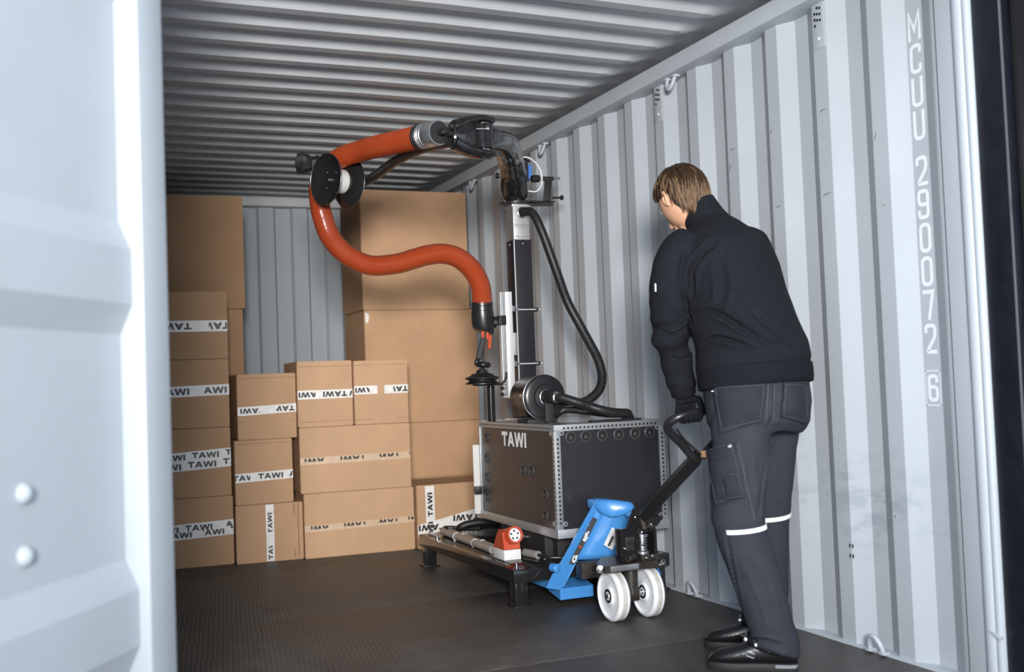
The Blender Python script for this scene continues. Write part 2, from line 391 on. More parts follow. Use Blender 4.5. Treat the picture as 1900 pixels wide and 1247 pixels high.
# steel strips along the floor edges
for x0, x1 in ((W-0.012, W+0.04), (-0.04, 0.012)):
    MB().bx(x0, x1, Y0-0.04, Y1, -0.012, 0.008, 0.002).build('edge_strip', 'paint', fl)
gr = struct(MB().bx(-8, 10, -8, 14, -0.34, -0.30).build('ground', 'ground'), 'light concrete yard under the container')  # ground out of view, coloured pale to bounce light up to the roof

def corr_wall(ysec, z0, z1, name, m, mirror=False):
    """vertical corrugation swept along the wall; ysec = [(y, x)]"""
    mb = MB(); t = 0.004
    for (ya, xa), (yb, xb) in zip(ysec, ysec[1:]):
        mb.add([(xa, ya, z0), (xb, yb, z0), (xb, yb, z1), (xa, ya, z1)], [[0, 1, 2, 3]])
    for p in mb.v:
        if mirror: p.x = W-p.x
    return mb
sec = [(2.40, W), (2.506, W)]
y = 2.506
while y < Y1-0.05:
    sec += [(y+0.068, W+0.036), (y+0.140, W+0.036), (y+0.208, W), (y+0.278, W)]; y += PITCH
sec = [s for s in sec if s[0] <= Y1+0.2]
wr = struct(corr_wall(sec, -0.01, 2.32, 'wall_right', 'paint').build('wall_right', 'wall_paint', angle=10))
wr['label'] = 'pale grey corrugated steel right side of the container'
wl = struct(corr_wall(sec, -0.01, 2.32, 'wall_left', 'paint', True).build('wall_left', 'paint', angle=10))
wl['label'] = 'pale grey corrugated steel left side of the container'
# back wall
mb = MB(); x = -0.05
prof = []
while x < W+0.05:
    prof += [(x, Y1), (x+0.108, Y1), (x+0.125, Y1+0.03), (x+0.233, Y1+0.03)]; x += 0.25
for (xa, ya), (xb, yb) in zip(prof, prof[1:]):
    mb.add([(xa, ya, -0.01), (xb, yb, -0.01), (xb, yb, 2.33), (xa, ya, 2.33)], [[0, 1, 2, 3]])
wb = struct(mb.build('wall_back', 'paint', angle=10)); wb['label'] = 'pale grey corrugated steel end of the container'
# ceiling
mb = MB()
prof = []; y = Y0-0.06
while y < Y1+0.05:
    prof += [(y, 0.0), (y+0.075, 0.0), (y+0.115, 0.024), (y+0.168, 0.024)]; y += 0.209
prof.append((y, 0.0))
xs_ = [-0.03, 0.07, 0.10, 0.15, 0.20, W/2, W-0.20, W-0.15, W-0.10, W-0.07, W+0.03]; am = [0, 0, 0.25, 0.85, 1, 1, 1, 0.85, 0.25, 0, 0]
rows = [[(xx, yy, H-zz*k+0.008*math.sin(PI*min(1, max(0, xx/W)))) for xx, k in zip(xs_, am)] for yy, zz in prof]
n = len(xs_)
mb.add([p for r in rows for p in r], [[i*n+j, i*n+j+1, (i+1)*n+j+1, (i+1)*n+j] for i in range(len(rows)-1) for j in range(n-1)])
ce = struct(mb.build('ceiling', 'roof_paint', angle=22)); ce['label'] = 'grey corrugated steel container roof seen from below'
for k in (6, 11, 16, 21):
    yy = Y0-0.06+0.209*k+0.035
    MB().bx(0.05, W-0.05, yy-0.0015, yy+0.0015, H+0.003, H+0.0095).build('weld_seam', 'roof_paint', ce)
# top side rails, headers, inner trims
rr_ = struct(MB().bx(W-0.06, W+0.05, Y0, Y1, 2.278, 2.349, 0.006).build('trim_1', 'paint'), 'grey steel top rail along the right side')
struct(MB().bx(-0.05, 0.06, Y0, Y1, 2.278, 2.349, 0.006).build('trim_2', 'paint'), 'grey steel top rail along the left side')
for x0, x1, nm in ((W+0.028, W+0.06, 'trim_8'), (-0.06, -0.028, 'trim_9')):  # unseen caps added outside the roof edges to block leaking sky light
    struct(MB().bx(x0, x1, Y0-0.06, Y1+0.05, 2.30, 2.43, 0.002).build(nm, 'navy'), 'unseen navy cap added along the roof edge to keep sky light out')
struct(MB().bx(0.06, W-0.06, Y1-0.08, Y1+0.05, 2.31, 2.40, 0.004).build('trim_3', 'roof_paint'), 'grey steel header at the far end')
struct(MB().bx(-0.05, W+0.05, Y0-0.13, Y0-0.01, 2.29, 2.44, 0.006).build('trim_4', 'navy'), 'dark navy header beam over the container door')
# right corner: white rounded post and navy door post
p = struct(MB().bx(W-0.004, W+0.04, 2.352, 2.50, -0.01, 2.33, 0.003).build('trim_5', 'paint'), 'pale grey corner post at the door')
MB().cyl((W+0.012, 2.395, 0), (W+0.012, 2.395, 2.32), 0.028, n=24).build('rounded_bead', 'paint', p)
MB().cyl((W+0.006, 2.366, 0), (W+0.006, 2.366, 2.32), 0.016, n=20).build('rounded_bead', 'paint', p)
MB().bx(W-0.0050, W+0.001, 2.483, 2.486, 0, 2.3).build('joint_line', 'seam_dark', p)
MB().box((W-0.010, 2.375, 0.165), (0.012, 0.05, 0.012), Matrix.Rotation(math.radians(20), 3, 'X'), 0.004).build('weld_nub', 'paint', p)
p = struct(MB().bx(W+0.004, W+0.12, 2.245, 2.349, -0.14, 2.44, 0.004).build('trim_6', 'navy'), 'dark navy corner post of the door frame')
MB().bx(W+0.0, W+0.006, 2.242, 2.246, -0.1, 2.4).build('bright_edge', 'zinc', p)
# left navy post behind the open door
struct(MB().bx(-0.24, -0.16, 2.30, 2.40, -0.14, 2.44, 0.004).build('trim_7', 'navy'), 'dark navy corner post behind the open left door')
# right door standing open
d2 = struct(MB().bx(W+0.055, W+0.115, 1.05, 2.215, -0.02, 2.30, 0.006).build('door_2', 'navy'), 'dark navy right container door standing open')
for x_, y_ in ((W+0.05, 2.225), (W+0.045, 2.19), (W+0.05, 2.150)):
    MB().tube([(x_, y_, 0.0), (x_, y_, 2.28)], 0.014, 10, flat=(1, 1.2)).build('gasket', 'gasket', d2)
MB().bx(W+0.03, W+0.056, 2.10, 2.235, 0.0, 2.28, 0.008).build('gasket_strip', 'gasket', d2)
for z_ in (0.35, 1.42, 2.05):
    MB().torus((W+0.028, 2.20, z_), (1, 0, 0), 0.022, 0.006, 16, 8, 0.5).build('hinge_loop', 'gasket', d2)
    MB().cyl((W+0.135, 2.225, z_-0.06), (W+0.135, 2.225, z_+0.06), 0.02).build('hinge', 'navy', d2)

# lashing rings
def ring(y, z, sgn, parent):
    mb = MB(); x = W-0.012
    pts = [V((x-0.012, y-0.030, z)), V((x-0.018, y-0.028, z-sgn*0.020)), V((x-0.024, y-0.016, z-sgn*0.042)), V((x-0.026, y, z-sgn*0.050)), V((x-0.024, y+0.016, z-sgn*0.042)), V((x-0.018, y+0.028, z-sgn*0.020)), V((x-0.012, y+0.030, z))]
    mb.tube(spline(pts, 5), 0.0085, 10)
    for s in (-1, 1): mb.box((x-0.010, y+s*0.032, z+sgn*0.002), (0.030, 0.026, 0.010), None, 0.003)
    mb.build('lashing_ring', 'paint', parent)
for y_ in (3.985, 5.345, 6.44): ring(y_, 2.272, 1, rr_)
for y_ in (3.99, 2.865, 5.3): ring(y_, 0.014, -1, wr)
# air vents with drilled holes
for y_ in (3.025, 4.137):
    cy = None
    # centre of the inner flat next to y_
    k = round((y_-2.749)/PITCH); cy = 2.749+k*PITCH
    v = MB().box((W-0.001, cy, 2.215), (0.003, 0.060, 0.20), None, 0.001).build('air_vent', 'paint', wr)
    hb = MB()
    for r, row in enumerate([(0.5, 1.5), (-0.5, 0.5, 1.5), (-0.5, 0.5, 1.5), (-0.5, )]):
        for c in row: hb.cyl((W-0.0032, cy+0.006-c*0.014+0.004, 2.265-r*0.022-c*0.004), (W-0.0022, cy+0.006-c*0.014+0.004, 2.265-r*0.022-c*0.004), 0.0055, n=12)
    h = hb.build('vent_holes', 'gasket', v); h['kind'] = 'stuff'
    for dy, dz in ((-0.014, 0.07), (0.016, 0.075), (0.0, -0.075)):
        MB().ell((W-0.003, cy+dy, 2.225+dz), ((0.004, 0, 0), (0, 0.006, 0), (0, 0, 0.006)), 10, 6).build('rivet', 'letter_white', v)
# small chips and bolt holes on the wall
sc_ = MB()
for (yy, zz) in ((2.72, 0.345), (2.735, 0.345), (2.72, 0.31), (2.735, 0.31)):
    sc_.ell((W-0.0005, yy+PITCH*1-0.012, zz), ((0.001, 0, 0), (0, 0.004, 0), (0, 0, 0.008)), 8, 6)
sc_.build('bolt_holes', 'gasket', wr)['kind'] = 'stuff'
sk_ = MB()
for (yy, zz, ln, an) in ((2.985, 1.890, 0.035, 0.25), (2.95, 1.588, 0.045, 0.2), (3.262, 1.883, 0.02, 1.3), (3.225, 1.589, 0.03, 0.3), (3.53, 1.869, 0.035, 0.15), (2.72, 0.47, 0.012, 1.2), (3.52, 1.80, 0.03, 1.4), (2.84, 1.502, 0.008, 0.4), (3.80, 1.76, 0.03, 0.5), (2.715, 1.74, 0.03, 1.3)):
    k = round((yy-2.749)/PITCH); yc = 2.749+k*PITCH; d = V((0, math.cos(an), -math.sin(an)*0.6)).normalized(); c = V((W-0.0006, yc+(0.022 if an > 1 else 0.0), zz))
    sk_.tube([c-d*ln/2, c+d*0.1*ln+V((0, 0, 0.002)), c+d*ln/2], [0.0004, 0.0016, 0.0005], 5)
sk_.build('scratches', 'seam_dark', wr)['kind'] = 'stuff'
# identification number, reading downwards on the recessed flat next to the post
YC = 2.610; XL = W+0.0352
zt = 2.205
stack = list('MCUU 290072') 
lz = 2.105-0.035; step = 0.1065
letters = 'MCUU 290072'
zpos = 2.066
for ch in letters:
    if ch == ' ': zpos -= 0.040; continue
    mb = MB(); number_glyph(mb, ch, 0.050 if ch != 'M' else 0.056, 0.097, 0.0125, (XL, YC, zpos), (0, -1, 0), (0, 0, 1))
    mb.build('number_letter', 'letter_white', wr, smooth=False); zpos -= 0.1085
zpos = 0.892
mb = MB(); number_glyph(mb, '6', 0.045, 0.088, 0.0125, (XL, YC, zpos), (0, -1, 0), (0, 0, 1)); mb.build('number_letter', 'letter_white', wr, smooth=False)
mb = MB()
for a, b, c, d in ((-0.031, 0.031, 0.053, 0.057), (-0.031, 0.031, -0.057, -0.053), (-0.031, -0.028, -0.057, 0.057), (0.028, 0.031, -0.057, 0.057)):
    mb.add([(XL, YC+a, zpos+c), (XL, YC+b, zpos+c), (XL, YC+b, zpos+d), (XL, YC+a, zpos+d)], [[0, 1, 2, 3]])
mb.build('number_frame', 'letter_white', wr, smooth=False)

# left door standing open, inner face towards the camera
A = math.radians(32.5); E_ = V((-math.sin(A), -math.cos(A), 0)); N_ = V((math.cos(A), -math.sin(A), 0)); HP = V((0.033, 2.35, 0))
def dp(u, n, z): return HP+E_*u+N_*n+V((0, 0, z))
def door_box(u0, u1, n0, n1, z0, z1, bev=0.004):
    R3 = Matrix((E_, N_, V((0, 0, 1)))).transposed()
    return MB().box(dp((u0+u1)/2, (n0+n1)/2, (z0+z1)/2), (u1-u0, n1-n0, z1-z0), R3, bev)
d1 = empty('door_1', tuple(HP)); struct(d1, 'pale grey left container door standing open, blurred in the foreground')
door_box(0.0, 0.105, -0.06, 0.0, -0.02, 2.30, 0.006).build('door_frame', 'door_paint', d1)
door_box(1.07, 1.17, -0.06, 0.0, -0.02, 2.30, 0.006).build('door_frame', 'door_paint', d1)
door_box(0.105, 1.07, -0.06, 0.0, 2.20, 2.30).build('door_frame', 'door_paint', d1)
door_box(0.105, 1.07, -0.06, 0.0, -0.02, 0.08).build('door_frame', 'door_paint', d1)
# horizontally corrugated panel with bevelled bump ends
zs = []
for zc in (1.205, 0.52, 1.89): zs.append(zc)
bumps = [(1.885, 0.115, 0.06), (1.204, 0.115, 0.055), (0.523, 0.115, 0.055)]
deep, high = -0.052, -0.024
us = [0.103, 0.106, 0.135, 0.6, 1.04, 1.068, 1.07]
def bump_h(z):
    for zc, hw, fl_ in bumps:
        d = abs(z-zc)
        if d < hw: return min(1, (hw-d)/(hw-fl_))
    return 0
zz = sorted({0.08, 2.20} | {zc+s*q for zc, hw, fl_ in bumps for s in (-1, 1) for q in (hw, fl_)})
mb = MB(); rows = []
for z in zz: rows.append([dp(u, deep+(high-deep)*bump_h(z), z) for u in us])
n = len(us); mb.add([p for r in rows for p in r], [[i*n+j, i*n+j+1, (i+1)*n+j+1, (i+1)*n+j] for i in range(len(rows)-1) for j in range(n-1)])
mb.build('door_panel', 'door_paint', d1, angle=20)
for zc in (0.806, 0.70):
    MB().lathe(dp(0.435, deep-0.002, zc), N_, [(0, 0.019), (0.006, 0.019), (0.014, 0.013), (0.018, 0.004)], 20).build('bolt_head', 'door_paint', d1)
door_box(0.0, 1.17, -0.085, -0.062, -0.02, 2.30).build('outer_skin', 'navy', d1)
for u_ in (0.40, 0.80):
    MB().cyl(dp(u_, -0.11, 0), dp(u_, -0.11, 2.28), 0.016).build('locking_rod', 'zinc', d1)

# ================================================================== CARDBOARD BOXES
def carton(x0, x1, yf, z0, z1, depth, rot, label, m='card', tapes=(), crease=(), tape_v=None, pivot='right'):
    """box with front face at yf; rot in degrees about its front corner"""
    w_, h_ = x1-x0, z1-z0; g = 0.0015
    root = empty('cardboard_box', ((x1 if pivot == 'right' else x0), yf, z0), label, 'box', 'cardboard boxes stacked at the back of the container')
    ox = -w_ if pivot == 'right' else 0.0
    # body: slightly bulged walls
    bm = bmesh.new(); bmesh.ops.create_cube(bm, size=1)
    bmesh.ops.subdivide_edges(bm, edges=bm.edges[:], cuts=5, use_grid_fill=True)
    rnd = random.Random(label); bul = 0.004+0.004*rnd.random()
    for v in bm.verts:
        a, b, c = v.co*2
        p = V((ox+(v.co.x+0.5)*w_, (v.co.y+0.5)*depth, (v.co.z+0.5)*(h_-g)))
        k = lambda q, r: (1-q*q)*(1-r*r)
        if abs(b) > 0.99: p.y += b*bul*k(a, c)
        if abs(a) > 0.99: p.x += a*bul*0.3*k(b, c)
        v.co = p
    ed = [e for e in bm.edges if len(e.link_faces) == 2 and e.calc_face_angle(0) > 1.0]
    bmesh.ops.bevel(bm, geom=ed, offset=0.004, segments=2, affect='EDGES')
    me = bpy.data.meshes.new('body'); bm.to_mesh(me); bm.free()
    body = link('body', me, m, root, angle=40)
    root.rotation_euler = (0, 0, math.radians(rot))
    F = lambda u, z, d=0.0: V(root['_org'])+V((ox+u*w_, -0.0012-d-bul*max(0, (1-(2*u-1)**2)*(1-(2*z/h_-1)**2)), z))
    def strip(z_c, th, mt, words, flip, slope=0.0, u0=0.0, u1=1.0, size=0.60, xs=1.0, phase=0.0, gap=0.035, clipband=None):
        mbt = MB(); N = 14
        for i in range(N):
            ua, ub = u0+(u1-u0)*i/N, u0+(u1-u0)*(i+1)/N; za, zb = z_c+slope*(ua-0.5), z_c+slope*(ub-0.5)
            mbt.add([F(ua, za-th/2, .0008), F(ub, zb-th/2, .0008), F(ub, zb+th/2, .0008), F(ua, za+th/2, .0008)], [[0, 1, 2, 3]])
        if u1 > 0.98:      # tape wraps round the corner
            e0 = F(1, z_c+slope/2); mbt.add([e0+V((0.0016, 0, -th/2)), e0+V((0.0016, 0.07, -th/2)), e0+V((0.0016, 0.07, th/2)), e0+V((0.0016, 0, th/2))], [[0, 1, 2, 3]])
        tp = mbt.build('tape', mt, body)
        mw = MB(); hgt = th*size; wd = text_mesh('TAWI', hgt, xs, 0.03)[2]; x = u0*w_+0.004+phase; lim = u1*w_-0.003
        while x < lim:
            u = (x+wd/2)/w_; cc = F(min(max(u, 0.02), 0.98), z_c+slope*(u-0.5), .0016); cc.x = root['_org'][0]+ox+x+wd/2
            s = -1 if flip else 1
            x0c, x1c = -wd/2-1, wd/2+1
            if x < u0*w_: x0c = u0*w_-x-wd/2
            if x+wd > lim: x1c = lim-x-wd/2
            if flip: x0c, x1c = -x1c, -x0c
            put_text(mw, 'TAWI', hgt, cc, (s, 0, 0), (0, 0, s), xs, 0.03, clip=(x0c, x1c, *(clipband or (-1, 1))))
            x += wd+gap
        if mw.f: mw.build('lettering', 'ink', tp, smooth=False)['kind'] = 'stuff'
        return tp
    for t in tapes: strip(**t)
    if tape_v:
        uc, tw, za, zb, mt = tape_v; mbt = MB(); N = 8
        for i in range(N):
            a, b = za+(zb-za)*i/N, za+(zb-za)*(i+1)/N
            mbt.add([F(uc, a, .0012)+V((-tw/2, 0, 0)), F(uc, a, .0012)+V((tw/2, 0, 0)), F(uc, b, .0012)+V((tw/2, 0, 0)), F(uc, b, .0012)+V((-tw/2, 0, 0))], [[0, 1, 2, 3]])
        tp = mbt.build('tape', mt, body); mw = MB(); hgt = tw*0.55; wd = text_mesh('TAWI', hgt, 1.0, 0.03)[2]; z = za+wd/2+0.01
        while z+wd/2 < zb:
            put_text(mw, 'TAWI', hgt, F(uc, z, .002), (0, 0, 1), (-1, 0, 0), 1.0, 0.03); z += wd+0.03
        if mw.f: mw.build('lettering', 'ink', tp, smooth=False)['kind'] = 'stuff'
    for kind, q in crease:   # flap edge seen as a thin recessed line / folded edge
        mbt = MB()
        if kind == 'h': mbt.add([F(0.01, q-0.0015, .0003), F(0.99, q-0.0015, .0003), F(0.99, q+0.0015, .0003), F(0.01, q+0.0015, .0003)], [[0, 1, 2, 3]])
        else: mbt.add([F(q-0.004/w_, 0.01, .0003), F(q+0.004/w_, 0.01, .0003), F(q+0.004/w_, h_-0.01, .0003), F(q-0.004/w_, h_-0.01, .0003)], [[0, 1, 2, 3]])
        mbt.build('crease', 'card_edge', body)
    return root
T_ = lambda zc, th=0.052, mt='tape_white', flip=False, slope=0.0, **k: dict(z_c=zc, th=th, mt=mt, words='TAWI', flip=flip, slope=slope, **k)
# left column, four alike boxes
RL = -3
carton(0.10, 0.705, 6.15, 0.0, 0.383, 0.36, RL, 'bottom carton of the far left column with two overlapping TAWI tapes', 'card_b', [T_(0.215, slope=0.02, phase=-0.02), T_(0.182, 0.05, slope=0.02, phase=0.06)])
carton(0.095, 0.700, 6.15, 0.384, 0.766, 0.36, RL, 'second carton from the floor in the far left column, three rows of TAWI', 'card_b', [T_(0.225, slope=0.03, phase=0.03), T_(0.175, 0.055, slope=0.03, phase=-0.01)])
carton(0.10, 0.700, 6.15, 0.767, 1.150, 0.36, RL, 'third carton from the floor in the far left column, single TAWI tape', 'card_b', [T_(0.205, 0.06, slope=0.01, phase=0.01)])
carton(0.10, 0.700, 6.15, 1.151, 1.532, 0.36, RL, 'top carton of the far left column with upside-down TAWI tape', 'card_b', [T_(0.185, 0.062, flip=True, slope=0.0, phase=0.02)])
# tall boxes behind the left column
carton(0.12, 0.885, 6.80, 0.0, 0.735, 0.6, -2, 'big plain carton standing on the floor behind the far left column', 'card_b')
carton(0.12, 0.890, 6.80, 0.736, 1.480, 0.6, -2, 'big plain carton behind the far left column with a torn white label corner', 'card_b')
carton(0.12, 0.905, 6.79, 1.481, 2.19, 0.6, -2, 'big dark carton topmost behind the far left column under the roof', 'card_b')
# second column
carton(0.712, 1.082, 6.09, 0.0, 0.325, 0.40, -3, 'floor carton of the second column with vertical TAWI tape', 'card', tape_v=(0.50, 0.045, 0.004, 0.32, 'tape_white'), crease=(('v', 0.87), ('v', 0.93)))
carton(0.715, 1.035, 6.10, 0.326, 0.688, 0.40, -1.5, 'middle carton of the second column with TAWI tape', 'card', [T_(0.155, 0.05, slope=0.01, gap=0.0, phase=-0.02)], crease=(('h', 0.34), ))
carton(0.735, 1.062, 6.09, 0.689, 1.058, 0.40, -1, 'top carton of the second column with shiny smudged TAWI tape', 'card', [T_(0.165, 0.048, slope=0.012, flip=True, phase=0.01)], crease=(('h', 0.10), ('h', 0.345)))
# third column
RT = -3
carton(1.085, 1.725, 6.03, 0.0, 0.366, 0.42, RT, 'wide floor carton of the third column with clear tape', 'card_c', [T_(0.172, 0.036, 'tape_clear', True, slope=0.012, size=0.80, xs=1.0, phase=0.03, gap=0.055, clipband=(-0.02, 0.004))])
carton(1.070, 1.715, 6.03, 0.367, 0.742, 0.42, RT, 'wide second carton of the third column with clear tape', 'card_c', [T_(0.185, 0.04, 'tape_clear', True, slope=0.005, size=0.80, xs=1.0, phase=0.02, gap=0.055, clipband=(-0.02, 0.004))])
carton(1.066, 1.383, 6.05, 0.743, 1.120, 0.42, -1, 'upper left small carton on the third column with white TAWI tape', 'card_c', [T_(0.185, 0.05, slope=0.0, flip=True, gap=0.0)], crease=(('h', 0.03), ('h', 0.345)))
carton(1.390, 1.712, 6.03, 0.743, 1.115, 0.42, -1, 'upper right small carton on the third column with torn TAWI tape', 'card_c', [T_(0.20, 0.048, slope=0.0, flip=True, u1=0.42, gap=0.01), T_(0.20, 0.05, slope=0.0, flip=True, u0=0.55, gap=0.01)], crease=(('h', 0.03), ('h', 0.345)))
# right hand boxes
carton(1.735, 2.335, 5.98, 0.0, 0.372, 0.44, -2, 'floor carton by the lift unit with crossed white TAWI tapes', 'card', [T_(0.165, 0.07, slope=0.12, flip=True, size=0.5, gap=0.05, phase=0.0)], tape_v=(0.13, 0.055, 0.004, 0.365, 'tape_white'))
carton(1.80, 2.335, 6.50, 0.0, 0.372, 0.5, 0, 'carton on the floor hidden behind the crossed-tape carton', 'card')
carton(1.76, 2.335, 6.48, 0.373, 0.722, 0.5, 0, 'plain carton above the crossed-tape carton left of the lift unit', 'card')
carton(1.585, 2.335, 6.48, 0.723, 1.440, 0.5, 0, 'big plain carton in the middle of the tall right stack', 'card', crease=())
carton(1.580, 2.292, 6.48, 1.441, 2.205, 0.5, 0, 'big plain carton topmost of the tall right stack behind the orange hose', 'card')

# ================================================================== VACUUM LIFT UNIT ON ITS PLATFORM
LU = empty('vacuum_lift_unit', (1.95, 4.2, 0), 'black vacuum lift unit with orange hose, mast and cabinet on a platform', 'lifting machine')
PX0, PX1, PY0, PY1, PZ = 1.570, 2.335, 4.185, 5.48, 0.165
pf = MB().bx(PX0, PX1, PY0, PY1, PZ-0.058, PZ, 0.006).build('platform', 'black_gloss', LU)
MB().bx(PX0+0.045, PX1-0.03, PY0+0.045, PY1-0.03, PZ-0.01, PZ+0.004, 0.002).build('deck_plate', 'black_gloss', pf)
for x_, y_ in ((1.612, 4.235), (1.612, 5.430), (2.292, 4.235), (2.292, 5.430)):
    leg = MB().bx(x_-0.03, x_+0.03, y_-0.03, y_+0.03, 0.007, PZ-0.056, 0.004).build('leg', 'black_gloss', LU)
    MB().bx(x_-0.043, x_+0.043, y_-0.043, y_+0.043, 0.0, 0.009, 0.002).build('foot_plate', 'black_satin', leg)
for x_, y_ in ((1.597, 4.215), (1.597, 5.25), (1.74, 5.40), (1.787, 4.335)):
    MB().lathe((x_, y_, PZ-0.001), (0, 0, 1), [(0, 0.010), (0.006, 0.010), (0.0065, 0.0075), (0.026, 0.0075), (0.028, 0.005)], 14).build('bolt', 'steel', pf)
# conduits along the deck, with cable ties
for k, (xa, r_) in enumerate(((1.650, 0.018), (1.690, 0.015))):
    c_ = MB().tube([(xa+0.012, 5.34, PZ+0.004+r_), (xa, 4.62-0.1*k, PZ+0.004+r_)], r_, 16).build('conduit', 'conduit', LU)
    for y_ in (5.12, 4.86): MB().torus((xa+0.006, y_, PZ+0.004+r_), (0, 1, 0), r_+0.001, 0.002, 18, 6).build('cable_tie', 'white_plastic', c_)
MB().tube(spline([(1.668, 5.34, 0.19), (1.70, 5.40, 0.195), (1.78, 5.36, 0.19), (1.86, 5.30, 0.19)], 8), 0.013, 10).build('cable', 'rubber', LU)
MB().cyl((1.745, 4.46, PZ+0.022), (1.765, 4.36, PZ+0.022), 0.018, n=16).build('conduit', 'conduit', LU)
MB().tube(spline([(1.762, 4.37, 0.187), (1.80, 4.30, 0.180), (1.90, 4.27, 0.176), (2.05, 4.26, 0.176)], 8), 0.008, 10).build('cable', 'rubber', LU)
# red power socket on its white base
sk = MB().box((1.663, 4.475, 0.168+0.0225), (0.082, 0.13, 0.045), None, 0.003).build('power_socket', 'white_plastic', LU)
b = 0.215
MB().prism([(1.624, 4.412, b), (1.624, 4.54, b), (1.624, 4.50, b+0.055), (1.624, 4.47, b+0.085), (1.624, 4.428, b+0.075)], (0.078, 0, 0)).build('socket_housing', 'red_plastic', sk)
sd = V((0.12, -1, 0.28)).normalized(); sp = V((1.668, 4.455, b+0.050))
MB().lathe(sp, sd, [(0, 0.040), (0.055, 0.040), (0.060, 0.038), (0.060, 0.031), (0.045, 0.030)], 28, False).build('socket_collar', 'red_plastic', sk)
MB().cyl(sp+sd*0.02, sp+sd*0.052, 0.030, n=24).build('socket_face', 'white_plastic', sk)
fx, fy, _ = frame(sd)
for k in range(5):
    a = 2*PI*k/5+0.3; c_ = sp+sd*0.0515+(fx*math.cos(a)+fy*math.sin(a))*0.018
    MB().cyl(c_, c_+sd*0.0015, 0.005, n=10).build('socket_pin', 'ink', sk)
# cabinet
CX0, CX1, CY0, CY1, CZ0, CZ1 = 1.772, 2.315, 4.155, 5.055, 0.287, 0.765
for x0, x1, y0, y1 in ((1.83, 1.90, 4.86, 4.95), (1.80, 2.29, 4.36, 4.80), (1.83, 1.90, 4.29, 4.34), (2.20, 2.28, 4.29, 4.34), (2.20, 2.28, 4.86, 4.95)):
    MB().bx(x0, x1, y0, y1, PZ+0.003, CZ0+0.001, 0.004).build('support_block', 'black_matte', LU)
MB().lathe((1.799, 4.56, 0.240), (-1, 0, 0), [(0, 0.014), (0.006, 0.014), (0.010, 0.010), (0.014, 0.0105), (0.015, 0.004)], 14).build('bolt', 'steel', LU)
cab = MB().bx(CX0+0.004, CX1-0.004, CY0+0.004, CY1-0.004, CZ0+0.004, CZ1-0.004).build('cabinet', 'black_panel', LU)
MB().bx(CX0+0.002, CX1-0.002, CY0+0.002, CY1-0.002, CZ1-0.006, CZ1, 0.001).build('top_sheet', 'zinc', cab)
TW = 0.026; TH = 0.004
def trim(x0, x1, y0, y1, z0, z1): return MB().bx(x0, x1, y0, y1, z0, z1, 0.0012).build('edge_trim', 'trim_alu', cab)
trim(CX0-0.004, CX1+0.004, CY0-0.004, CY1+0.004, CZ0-0.006, CZ0+0.032)            # bottom rail
trim(CX0-0.002, CX1, CY0-0.002, CY0+TH, CZ1-TW, CZ1+0.002); trim(CX0-0.002, CX0+TH, CY0+TH, CY1, CZ1-TW, CZ1+0.002)
trim(CX0-0.002, CX0+TW, CY0-0.002, CY0+TH, CZ0+0.03, CZ1-TW); trim(CX0-0.0025, CX0+TH, CY0+0.004, CY0+TW*0.9, CZ0+0.03, CZ1-TW)
trim(CX1-TW, CX1+0.002, CY0-0.002, CY0+TH, CZ0+0.03, CZ1-TW); trim(CX0-0.002, CX0+TH, CY1-TW*0.7, CY1, CZ0+0.03, CZ1-TW)
trim(CX0, CX1, CY1-TH, CY1+0.002, CZ1-TW, CZ1+0.002); trim(CX1-TH, CX1+0.002, CY0, CY1, CZ1-TW, CZ1+0.002)
def holes(n, fn, d):
    mb = MB()
    for k in range(n): c = V(fn(k/(n-1))); mb.cyl(c, c+V(d)*0.0006, 0.0052, n=10)
    mb.build('perforation', 'ink', cab)['kind'] = 'stuff'
holes(24, lambda t: (CX0+0.045+t*(CX1-CX0-0.09), CY0-0.002, CZ1-0.013), (0, -1, 0))
holes(20, lambda t: (CX0+0.012, CY0-0.002, CZ0+0.06+t*(CZ1-CZ0-0.12)), (0, -1, 0))
holes(20, lambda t: (CX1-0.012, CY0-0.002, CZ0+0.06+t*(CZ1-CZ0-0.12)), (0, -1, 0))
holes(38, lambda t: (CX0-0.002, CY0+0.04+t*(CY1-CY0-0.08), CZ1-0.013), (-1, 0, 0))
holes(20, lambda t: (CX0-0.002, CY0+0.012, CZ0+0.06+t*(CZ1-CZ0-0.12)), (-1, 0, 0))
def port(c, d, r):
    c = V(c); d = V(d)
    p = MB().lathe(c-d*0.002, d, [(0, r*1.35), (0.004, r*1.32), (0.0065, r*1.15), (0.006, r), (0.0022, r*0.97)], 26, False).build('cable_port', 'port_ring', cab)
    MB().cyl(c, c+d*0.0014, r*1.0, n=24).build('port_opening', 'gasket', p)
    MB().lathe(c+d*0.0016+V((0, 0, -r*0.15)), d, [(0, r*0.45), (0.001, r*0.4)], 16).build('port_inner', 'port_ring', p)
for x_ in (1.850, 1.923, 2.005, 2.086, 2.169, 2.243): port((x_, CY0+0.004, 0.712), (0, -1, 0), 0.020)
for y_, z_ in ((4.955, 0.687), (4.965, 0.585), (4.968, 0.490), (4.970, 0.391), (4.512, 0.552), (4.418, 0.556), (4.280, 0.462), (4.288, 0.368)): port((CX0+0.004, y_, z_), (-1, 0, 0), 0.021)
for x_, z_ in ((1.939, 0.515), (2.137, 0.514)): MB().ell((x_, CY0+0.003, z_), ((0.005, 0, 0), (0, 0.003, 0), (0, 0, 0.005)), 10, 6).build('screw', 'black_satin', cab)
for x_, z_ in ((CX0+0.033, CZ1-0.033), (CX1-0.033, CZ1-0.033), (CX0+0.036, CZ0+0.055), (CX1-0.033, CZ0+0.055)):
    MB().lathe((x_, CY0+0.003, z_), (0, -1, 0), [(0, 0.011), (0.004, 0.011), (0.0045, 0.0055), (0.0015, 0.005)], 18, False).build('corner_eyelet', 'trim_alu', cab)
